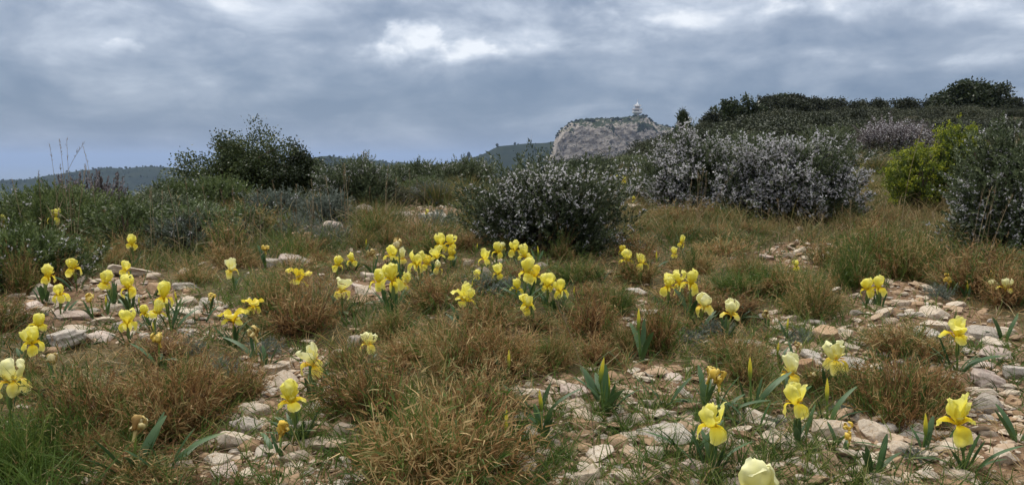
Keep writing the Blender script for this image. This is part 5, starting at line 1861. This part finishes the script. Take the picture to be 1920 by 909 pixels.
def iris_bud(px, tip, lpx, label, nleaf=4, hmax=.2):
    """a closed bud: photo point of its tip, length of the bud in the photo"""
    best = None
    for h in np.linspace(.08, hmax, 15):
        P = at(px, tip, h)
        dep = project(*P)[2]
        s = lpx * dep / FPX / .075
        c = math.log(s / .95) ** 2 + 5 * (h - .15) ** 2
        if best is None or c < best[0]:
            best = (c, h, P, s)
    _, h, P, s = best
    s = float(np.clip(s, .55, 1.35))
    gz = float(H(P[0], P[1]))
    FLOWERS.append((px, tip + lpx / 2, lpx * .6, project(*P)[2]))
    root = empty("iris_bud", (P[0], P[1], gz))
    tag(root, label, "iris bud", "unopened iris buds")
    hb = max(P[2] - gz - .075 * s, .02)
    ln = rng.normal(size=2) * .006
    link("stem", stem_mesh(hb + .01, ln, .3), root)
    b = link("bud", BUDM[int(rng.integers(4))], root)
    b.location = (ln[0], ln[1], hb)
    b.scale = (s * 1.05, s * 1.05, s)
    b.rotation_euler = (rng.normal() * .08, rng.normal() * .08, rng.uniform(0, 6))
    if nleaf:
        add_leaves(root, nleaf, min(.17, h * 1.0), rng.uniform(0, 3.14))


for (px, tp, lp, lab, nl) in [
        (1202, 577, 44, "tall pale yellow bud in front of the three small irises", 3), (1132, 665, 52, "yellow-tipped green bud right of the rusty tussocks", 5),
        (1141, 700, 40, "second lower bud in the same leaves as the yellow-tipped bud", 4), (1411, 668, 50, "yellow-tipped bud behind the drooping lemon iris", 5),
        (1228, 470, 24, "small yellow bud right of the three small irises", 3), (1006, 460, 22, "slim yellow bud right of the topmost central iris", 3),
        (884, 524, 16, "tiny yellow bud left of the central cluster above the lone low iris", 2), (1080, 536, 18, "small yellow bud right of the central cluster", 2),
        (1555, 708, 48, "fat brownish yellow bud right of the stacked lemon irises", 4), (1736, 773, 48, "stout yellow bud left of the front right iris", 4),
        (1814, 524, 22, "yellow bud left of the two pale irises at the right edge", 3), (201, 553, 24, "green-yellow bud below the hollow dome iris", 3),
        (331, 543, 26, "green bud right of the large round iris", 3), (291, 603, 20, "slim bud below the two small irises", 3),
        (955, 770, 50, "yellow-green bud at the right side of the big foreground tussock", 3), (1016, 730, 50, "browned bud among fan leaves right of the big foreground tussock", 5),
        (684, 447, 18, "small golden bud behind the broad iris trio", 2), (892, 455, 14, "tiny green-yellow bud left above the central cluster", 2),
        (946, 655, 40, "slim yellow bud in front of the lone low iris", 4), (1478, 596, 26, "thin yellow-green bud right of the pointed lemon iris", 3),
        (1462, 640, 26, "little bud behind the stacked lemon irises", 2), (262, 556, 16, "tiny bud between the stacked irises and the large round iris", 2)]:
    iris_bud(px, tp, lp, lab, nl)

# withered flowers
WM = {}
for k_, mt in (('c', M_WITH), ('g', M_WITG)):
    for s in range(3):
        g = Geo()
        for k in range(6):
            ct = [(.003, 0), (.010, .008), (.017, .02), (.015, .031), (.006, .034), (.009, .024)] if k % 2 else [(.003, 0), (.012, .006), (.019, .010), (.020, .020), (.012, .026), (.006, .018)]
            P, F, t = petal(np.array(ct) * (1 + .2 * rng.normal()), .011, .6, .004, 60 + s * 9 + k, 7, 10, .5, .1, crumple=.006)
            a_ = k * math.pi / 3 + rng.normal() * .3
            P = np.stack([P[:, 0] * math.cos(a_) - P[:, 1] * math.sin(a_), P[:, 0] * math.sin(a_) + P[:, 1] * math.cos(a_), P[:, 2]], -1)
            g.add(P, F, np.clip(t + rng.normal() * .15, 0, 1))
        V, F = lathe([(.0032, -.02), (.0036, -.008), (.005, 0), (.004, .006)], 8)
        g.add(V, F, .6)
        WM[k_, s] = g.mesh("withered_flower", mt)


def withered(px, py, w, k_, label, nleaf=3, h0=.12):
    best = None
    for h in np.linspace(.05, .2, 13):
        P = at(px, py, h)
        dep = project(*P)[2]
        s = w * dep / FPX / .04
        c = math.log(s / 1.0) ** 2 + 5 * (h - h0) ** 2
        if best is None or c < best[0]:
            best = (c, h, P, s)
    _, h, P, s = best
    s = float(np.clip(s, .5, 1.6))
    gz = float(H(P[0], P[1]))
    FLOWERS.append((px, py, w, project(*P)[2]))
    root = empty("withered_iris", (P[0], P[1], gz))
    tag(root, label, "iris", "withered irises")
    hb = max(P[2] - gz - .015 * s, .02)
    ln = rng.normal(size=2) * .008
    link("stem", stem_mesh(hb - .008, ln, .8), root)
    f = link("withered_flower", WM[k_, int(rng.integers(3))], root)
    f.location = (ln[0], ln[1], hb)
    f.scale = (s, s, s)
    f.rotation_euler = (rng.normal() * .3, rng.normal() * .3, rng.uniform(0, 6))
    if nleaf:
        add_leaves(root, nleaf, min(.19, h * 1.15 + .02), rng.uniform(0, 3.14), 1.3)


for (px, py, w, k_, lab, nl) in [
        (248, 798, 34, 'c', "withered cream iris on a tall stem before the wide left tussock", 6), (172, 556, 16, 'g', "withered golden iris left of the hollow dome iris", 2),
        (296, 632, 22, 'g', "withered yellow iris behind the wide left tussock", 3), (106, 674, 22, 'c', "withered cream iris at the top of the wide left tussock", 2),
        (394, 557, 15, 'g', "withered small iris right of the left iris group", 2), (480, 625, 22, 'c', "withered pale brown iris left of the orange-brown tussock", 3),
        (524, 808, 26, 'g', "curled withered iris beside the front left iris", 4), (750, 458, 19, 'c', "withered pale iris behind the broad trio", 2),
        (699, 474, 15, 'c', "withered dull iris left behind the broad trio", 2), (496, 466, 13, 'g', "withered orange iris left of the pinkish boulder", 2),
        (1325, 696, 26, 'g', "left of the yellow withered pair behind the drooping lemon iris", 3), (1348, 712, 27, 'g', "right of the yellow withered pair behind the drooping lemon iris", 5),
        (1440, 590, 14, 'c', "withered brown bloom right of the pointed lemon iris", 2), (1866, 521, 15, 'g', "withered orange iris above the two pale irises at the edge", 2),
        (1778, 524, 15, 'g', "withered orange iris right of the twin irises", 2), (1575, 797, 16, 'g', "upper of two small withered blooms left of the rounded cream boulder", 4),
        (1588, 820, 12, 'g', "lower of two small withered blooms left of the rounded cream boulder", 2), (1490, 648, 12, 'c', "withered bloom on a bent stem behind the stacked lemon irises", 2),
        (1522, 705, 14, 'c', "brown withered bloom touching the leaning pale iris", 1), (140, 493, 9, 'g', "withered speck beside the upper left pair", 1)]:
    withered(px, py, w, k_, lab, nl)

# leafy fans without a flower
for (px, py, L, n, lab) in [
        (1140, 770, .17, 7, "broad leaf fan round the yellow-tipped bud"), (1245, 765, .14, 6, "splayed leaf fan left of the yellow withered pair"),
        (1290, 860, .15, 6, "leaf fan left in front of the drooping lemon iris"), (1420, 810, .14, 6, "leaf fan right of the drooping lemon iris"),
        (1005, 790, .16, 6, "leaf fan right of the big foreground tussock"), (310, 890, .18, 5, "leaf fan at the bottom edge right of the withered cream iris"),
        (560, 825, .13, 6, "leaf fan under the front left iris"), (1640, 895, .13, 5, "leaf fan at the bottom edge below the rounded cream boulder"),
        (1765, 835, .11, 5, "leaf fan below the front right iris"), (1330, 890, .14, 5, "leaf fan left of the huge cream iris"),
        (1590, 650, .09, 4, "small leaf fan right of the upright cream iris"), (500, 690, .13, 5, "leaf fan left of the two-toned cream iris"),
        (600, 712, .11, 5, "leaf fan below the two-toned cream iris"), (745, 570, .16, 7, "leaf fan under the broad iris trio"), (790, 530, .14, 5, "leaf fan right of the broad iris trio"),
        (870, 465, .12, 4, "leaf fan right of the paired back irises"), (340, 600, .13, 6, "leaf fan below the large round iris"), (290, 560, .11, 5, "leaf fan left of the large round iris"),
        (215, 560, .12, 4, "leaf fan below the left stacked irises"), (440, 640, .13, 6, "leaf fan below the drooping golden iris"), (380, 605, .12, 5, "leaf fan left of the drooping golden iris"),
        (660, 575, .13, 5, "leaf fan below the cream iris with brown throat"), (1200, 520, .12, 5, "leaf fan below the three small irises"), (1385, 605, .12, 5, "leaf fan below the pointed lemon iris"),
        (1880, 640, .16, 4, "leaf fan over the slabs near the right edge"), (1910, 830, .14, 4, "leaf fan cut by the right edge"), (1130, 530, .12, 4, "leaf fan right of the central cluster"),
        (1060, 570, .12, 5, "leaf fan below the right end of the central cluster"), (1170, 690, .10, 5, "leaf fan behind the yellow-tipped bud"), (930, 560, .12, 4, "leaf fan left of the lowest central iris")]:
    P = at(px, py)
    root = empty("iris_leaf_fan", (P[0], P[1], P[2]))
    tag(root, lab, "iris leaves", "iris leaf fans without flowers")
    add_leaves(root, n, L * .82, rng.uniform(-.5, .5), .9)
# ------------------------------------------------------------------ filling tussocks between, kept off the stones and clear of the flowers
def clear_of_flowers(px, base, w, h, dep):
    for (fx, fy, fw, fd) in FLOWERS:
        if fd > dep and abs(fx - px) < w * .5 + fw * .4 and base - h - 4 < fy + fw * .6 < base + 20:
            return False
    return True


cnt = 0
for i in range(6000):
    if cnt >= 215:
        break
    a_ = R(rng.uniform(-34, 34))
    r_ = math.exp(rng.uniform(math.log(1.7), math.log(13)))
    x, y = r_ * math.sin(a_), r_ * math.cos(a_)
    if float(stony(x, y)) > .12:
        continue
    z = float(H(x, y))
    px, py, dep = project(x, y, z)
    if not (-20 < px < 1940 and py < 930):
        continue
    if px < 150 and py > 770:
        continue
    rad = rng.uniform(.07, .17) * (1 + .05 * r_)
    if any((x - p0) ** 2 + (y - p1) ** 2 < ((q + rad) * .72) ** 2 for p0, p1, q in PLACED):
        continue
    h = rng.uniform(.08, .175) * (1 + .03 * r_)
    wp, hp = 2 * rad / dep * FPX, h / dep * FPX
    ok = clear_of_flowers(px, py, wp, hp, dep)
    if not ok:
        h *= .5
        hp *= .5
        if not clear_of_flowers(px, py, wp, hp, dep):
            continue
    zone = fbm(p3(x * 1.1, y * 1.1), 2, 131)
    k = ('tan', 'orange', 'red', 'orange', 'straw')[int(rng.integers(5))] if zone > -.05 else ('mixed', 'green', 'brown')[int(rng.integers(3))]
    if px < 1000 and py < 470:
        k = ('mixed', 'brown', 'straw', 'brown')[int(rng.integers(4))]
    if px > 1040 and 395 < py < 470:
        k = ('tan', 'orange', 'straw')[int(rng.integers(3))]
    root, P, ww, hh = tussock(float(px), float(py), float(wp), float(hp), k, None, cnt % 3)
    PLACED.append((x, y, rad))
    root['category'] = "tussock"
    word = {'tan': "tan", 'orange': "rust-tan", 'brown': "brown", 'straw': "straw coloured", 'mixed': "olive", 'green': "green", 'red': "rusty"}[k]
    auto_label(root, float(px), float(py), f"{'low' if h < .12 else 'tall' if h > .2 else 'rounded'} {word} tussock", "grass tussocks")
    cnt += 1

# rush-like tufts farther back
for (px, r_, w, h, lab) in [(822, 8.0, 100, 62, "large grey-green grass tuft left of the middle rosemary"), (875, 9.5, 60, 60, "tall green grass tuft behind the large grey-green one"),
                            (1640, 11.5, 64, 44, "grey-green grass tuft left of the yellow-green shrub"), (705, 6.2, 110, 60, "dark stiff grass tuft behind the broad iris trio"),
                            (1870, 4.6, 90, 60, "fading grass tuft under the dark edge rosemary")]:
    x, y, z = polar(px, r_)
    n = 520
    W2, H2 = w / FPX * y / 2, h / FPX * y
    q = rng.normal(size=(n, 2)) * .3
    B = np.concatenate([q * W2 * .6, np.zeros((n, 1))], 1)
    o3 = np.concatenate([q, np.zeros((n, 1))], 1)
    D = norm(o3 * 1.0 + np.array([0, 0, 1.0]) + .18 * rng.normal(size=(n, 3)))
    L = H2 * rng.uniform(.5, 1.15, n)
    V, F, k = strips(B, D, perp(D), L, .0022, o3 * (L * .5)[:, None] - np.array([0, 0, .18]) * L[:, None], 4, 2)
    ob = Geo().add(V, F, np.repeat(np.clip(.5 + .2 * rng.normal(size=n), 0, 1), k)).build("grass_tuft", M_MIX)
    ob.location = (x, y, z)
    tag(ob, lab, "grass tuft", "large grass tufts")

# grey-leaved herb cushions
herb = []
for s in range(3):
    n = 150
    P, d, f = dome(n, .11, .11, .10, 200 + s, .5, .3)
    D = norm(d + np.array([0, 0, .5]) + .4 * rng.normal(size=d.shape))
    g = Geo()
    shoot_leaves(g, P, D, rng.uniform(.03, .06, n), 16, .019, .0016, .9, .0, .5 + .18 * rng.normal(size=n), .15)
    herb.append(g.mesh("grey_herb", M_GREYL))
for i, (px, py, w, lab) in enumerate([
        (440, 745, 110, "bluish grey herb cushion right of the wide left tussock"), (415, 700, 70, "grey herb behind the bluish cushion"), (500, 665, 70, "grey herb left of the two-toned cream iris"),
        (905, 548, 80, "grey-green herb cushion left of the central cluster"), (620, 455, 80, "dark grey herb mat behind the pinkish boulder"), (1290, 640, 60, "grey herb in front of the creamy white iris"),
        (1340, 625, 60, "silvery herb below the creamy white iris"), (1580, 775, 60, "grey herb right of the stacked lemon irises"), (1450, 800, 50, "grey herb among stones by the flat cream slab"),
        (820, 425, 70, "far grey herb before the grey-white outcrop"), (560, 440, 80, "grey herb left of the far rock pair"), (660, 770, 60, "grey herb left of the brown and green tussock"),
        (360, 660, 60, "grey herb right behind the wide left tussock"), (1760, 560, 60, "grey herb right of the twin irises"), (1230, 640, 50, "grey herb before the brown tussock"),
        (1500, 640, 60, "green-grey herb left of the peach coloured slab"), (1720, 860, 60, "grey herb below the dark right tussock"), (360, 420, 90, "far grey herb mat below the low green rosemary"),
        (960, 545, 60, "grey herb right under the central cluster"), (1120, 455, 70, "grey herb mat in front of the middle rosemary")]):
    P = at(px, py)
    s = w / FPX * project(*P)[2] / .24
    ob = link("grey_herb", herb[i % 3])
    ob.location = (P[0], P[1], P[2] - .01)
    ob.scale = (s, s, min(s, 1.5))
    ob.rotation_euler = (0, 0, rng.uniform(0, 6))
    tag(ob, lab, "herb", "grey-leaved herb cushions")


# ------------------------------------------------------------------ the grass sward
def sward(name, label, n, r0, r1, mat, Lr, Wr, tone_mu, tone_sd, dens, seed, amax=47, lean=.55):
    a_ = np.radians(rng.uniform(-amax, amax, n))
    r_ = np.exp(rng.uniform(math.log(r0), math.log(r1), n))
    x, y = r_ * np.sin(a_), r_ * np.cos(a_)
    # blades stand in small tufts
    tx, ty = np.round(x * 14 / 1.0), np.round(y * 14)
    hx_ = _hash(tx.astype(np.int64), ty.astype(np.int64), 0, seed)
    jx = (_hash(tx.astype(np.int64), ty.astype(np.int64), 1, seed) - .5) / 20
    x = np.where(hx_ > .35, (tx / 14 + jx) + (x - tx / 14) * .45, x)
    y = np.where(hx_ > .35, (ty / 14 - jx) + (y - ty / 14) * .45, y)
    keep = rng.random(n) < dens(x, y)
    x, y, r_, hx_ = x[keep], y[keep], r_[keep], hx_[keep]
    n = len(x)
    B = np.stack([x, y, H(x, y) - .005], -1)
    D = norm(rng.normal(size=(n, 3)) * np.array([lean, lean, .1]) + np.array([0, 0, 1.0]))
    L = rng.uniform(Lr[0], Lr[1], n) * (.7 + .6 * hx_)
    bend = rng.normal(size=(n, 3)) * (L * .35)[:, None]
    bend[:, 2] = -np.abs(bend[:, 2]) * .9
    V, F, k = strips(B, D, perp(D), L, Wr * (1 + .12 * r_) * rng.uniform(.7, 1.3, n), bend, 3, 1.7)
    zone = fbm(p3(x * 1.3, y * 1.3), 3, seed)
    tn = np.clip(tone_mu + .3 * zone + .3 * (hx_ - .5) + tone_sd * rng.normal(size=n), 0, 1)
    ob = Geo().add(V, F, np.repeat(tn, k)).build(name, mat)
    tag(ob, label, None, None, "stuff")


sward("green_grass", "short fresh green grass between the tussocks and stones", 110000, 1.25, 8, M_GRN, (.03, .12), .0012, .42, .12,
      lambda x, y: np.clip(.85 - stony(x, y) * .5, .06, 1) * np.clip(.45 + .95 * fbm(p3(x * 1.6, y * 1.6), 3, 151), .1, 1), 151)
sward("dry_grass", "short brown dead grass between the tussocks", 100000, 1.25, 9, M_DRY, (.03, .10), .0010, .40, .12,
      lambda x, y: np.clip(.9 - stony(x, y) * .9, .05, 1) * np.clip(.6 - .6 * fbm(p3(x * 1.6, y * 1.6), 3, 151), .1, 1), 171, lean=.9)
sward("meadow_grass", "dry and olive grass under and beyond the shrubs", 84000, 4.8, 26, M_MIX, (.10, .26), .0013, .44, .16,
      lambda x, y: np.clip(.8 - stony(x, y) * .9, .1, 1), 191, lean=.4)
sward("fresh_grass", "fresh green grass sprouting in tufts among the stones", 80000, 1.25, 6.5, M_GRN, (.035, .11), .0012, .36, .12,
      lambda x, y: np.clip(stony(x, y) * 1.6, 0, 1) * np.clip(1.5 * fbm(p3(x * 4.2, y * 4.2), 3, 211) - .12, 0, .9), 211, lean=.6)
_c = at(55, 872)
sward("corner_grass", "bright green grass at the lower left corner", 60000, 1.25, 3.2, M_GRN, (.06, .15), .0012, .40, .10,
      lambda x, y: np.clip(1.4 - ((x - _c[0]) / .26) ** 2 - ((y - _c[1]) / .30) ** 2, 0, 1), 221, lean=.4)
# thatch: dead stalk litter lying about
a_ = np.radians(rng.uniform(-36, 36, 5200))
r_ = np.exp(rng.uniform(math.log(1.3), math.log(6), 5200))
B = np.stack([r_ * np.sin(a_), r_ * np.cos(a_), 0 * a_], -1)
B[:, 2] = H(B[:, 0], B[:, 1]) + rng.uniform(.003, .02, len(B))
D = norm(rng.normal(size=B.shape) * np.array([1, 1, .12]))
L = rng.uniform(.02, .11, len(B))
V, F, k = strips(B, D, perp(D), L, .0010, rng.normal(size=B.shape) * (L * .12)[:, None], 3, 4)
tag(Geo().add(V, F, np.repeat(rng.random(len(B)), k)).build("dead_grass_litter", M_STALK), "pale dead stalks littering the ground", None, None, "stuff")

# ------------------------------------------------------------------ tall dry stalks, each its own
def stalk(px, r_, top, group, label, seedhead=True, lean=None):
    x, y, z = polar(px, r_)
    h = max(top_z(top, y) - z, .15)
    ln = rng.normal(size=2) * .06 * h if lean is None else np.array(lean) * h
    t = np.linspace(0, 1, 7)[:, None]
    P = np.concatenate([ln[0] * t ** 2, ln[1] * t ** 2, h * t], 1)
    g = Geo()
    wd = max(.0011, .00027 * r_)
    V, F = tube(P, np.linspace(wd * 1.2, wd * .5, 7), 4)
    tn = rng.random()
    g.add(V, F, tn)
    if seedhead:
        n = 14
        tt = rng.uniform(.82, 1, n)
        Q = np.stack([ln[0] * tt ** 2, ln[1] * tt ** 2, h * tt], -1)
        d_ = norm(rand_unit(n) * .5 + np.array([0, 0, 1]))
        V, F = kites(Q, d_, perp(d_), .022, wd * .9)
        g.add(V, F, tn)
    for _ in range(3):
        q = rng.uniform(.1, .5)
        d_ = norm(rand_unit(1) + np.array([[0, 0, .6]]))
        V, F, k = strips(np.array([[ln[0] * q * q, ln[1] * q * q, h * q]]), d_, perp(d_), np.array([h * .25]), wd * 1.3, np.array([[0, 0, -h * .08]]), 4)
        g.add(V, F, tn)
    o = g.build("grass_stalk", M_STALK)
    o.location = (x, y, z)
    tag(o, label, "grass stalk", group)


for i in range(11):
    stalk(rng.uniform(30, 200), rng.uniform(5, 6.8), rng.uniform(250, 345), "tall stalks over the left rosemary", "thin tall dry stalk rising over the left rosemary against the sky")
stalk(92, 6.2, 268, "tall stalks over the left rosemary", "tallest stalk leaning right over the left rosemary", lean=(.38, 0))
for i in range(42):
    stalk(rng.uniform(270, 590), rng.uniform(4.6, 6.5), rng.uniform(330, 440), "tall stalks before the dark oaks", "thin dry stalk standing before the dark oaks")
for i in range(22):
    stalk(rng.uniform(600, 800), rng.uniform(4.8, 7), rng.uniform(300, 420), "tall stalks left of the middle rosemary", "thin dry stalk standing left of the middle rosemary")
for i in range(6):
    stalk(rng.uniform(1282, 1322), rng.uniform(5.4, 5.9), rng.uniform(320, 345), "dry stalks in front of the tall lilac rosemary", "pale dry stalk in front of the tall lilac rosemary", lean=(rng.normal() * .05, 0))
stalk(1325, 5.2, 325, "dry stalks in front of the tall lilac rosemary", "pale stalk leaning right in front of the tall lilac rosemary", lean=(.4, 0))
for i in range(10):
    stalk(rng.uniform(1420, 1760), rng.uniform(4.4, 6), rng.uniform(330, 420), "dry stalks before the yellow-green shrub", "thin dry stalk between the rosemaries and the dark edge rosemary")
stalk(1692, 5.6, 238, "dry stalks before the yellow-green shrub", "long bent stalk in front of the yellow-green shrub", lean=(.14, 0))
for i in range(6):
    stalk(rng.uniform(1820, 1860), rng.uniform(3.9, 4.5), rng.uniform(340, 400), "pale stalks before the dark edge rosemary", "pale thick stalk in front of the dark edge rosemary", lean=(rng.uniform(.05, .3), 0))
for (px, r_, tp, l, lab) in [(815, 2.6, 478, .5, "pale fallen stalk arching right above the big foreground tussock"), (838, 2.7, 470, .42, "second pale stalk arching over the tussocks by the lone low iris"),
                             (1120, 1.75, 560, -.25, "green-grey stalk leaning left in front of the reddish tussock")]:
    stalk(px, r_, tp, "leaning stalks in the front", lab, lean=(l, 0))
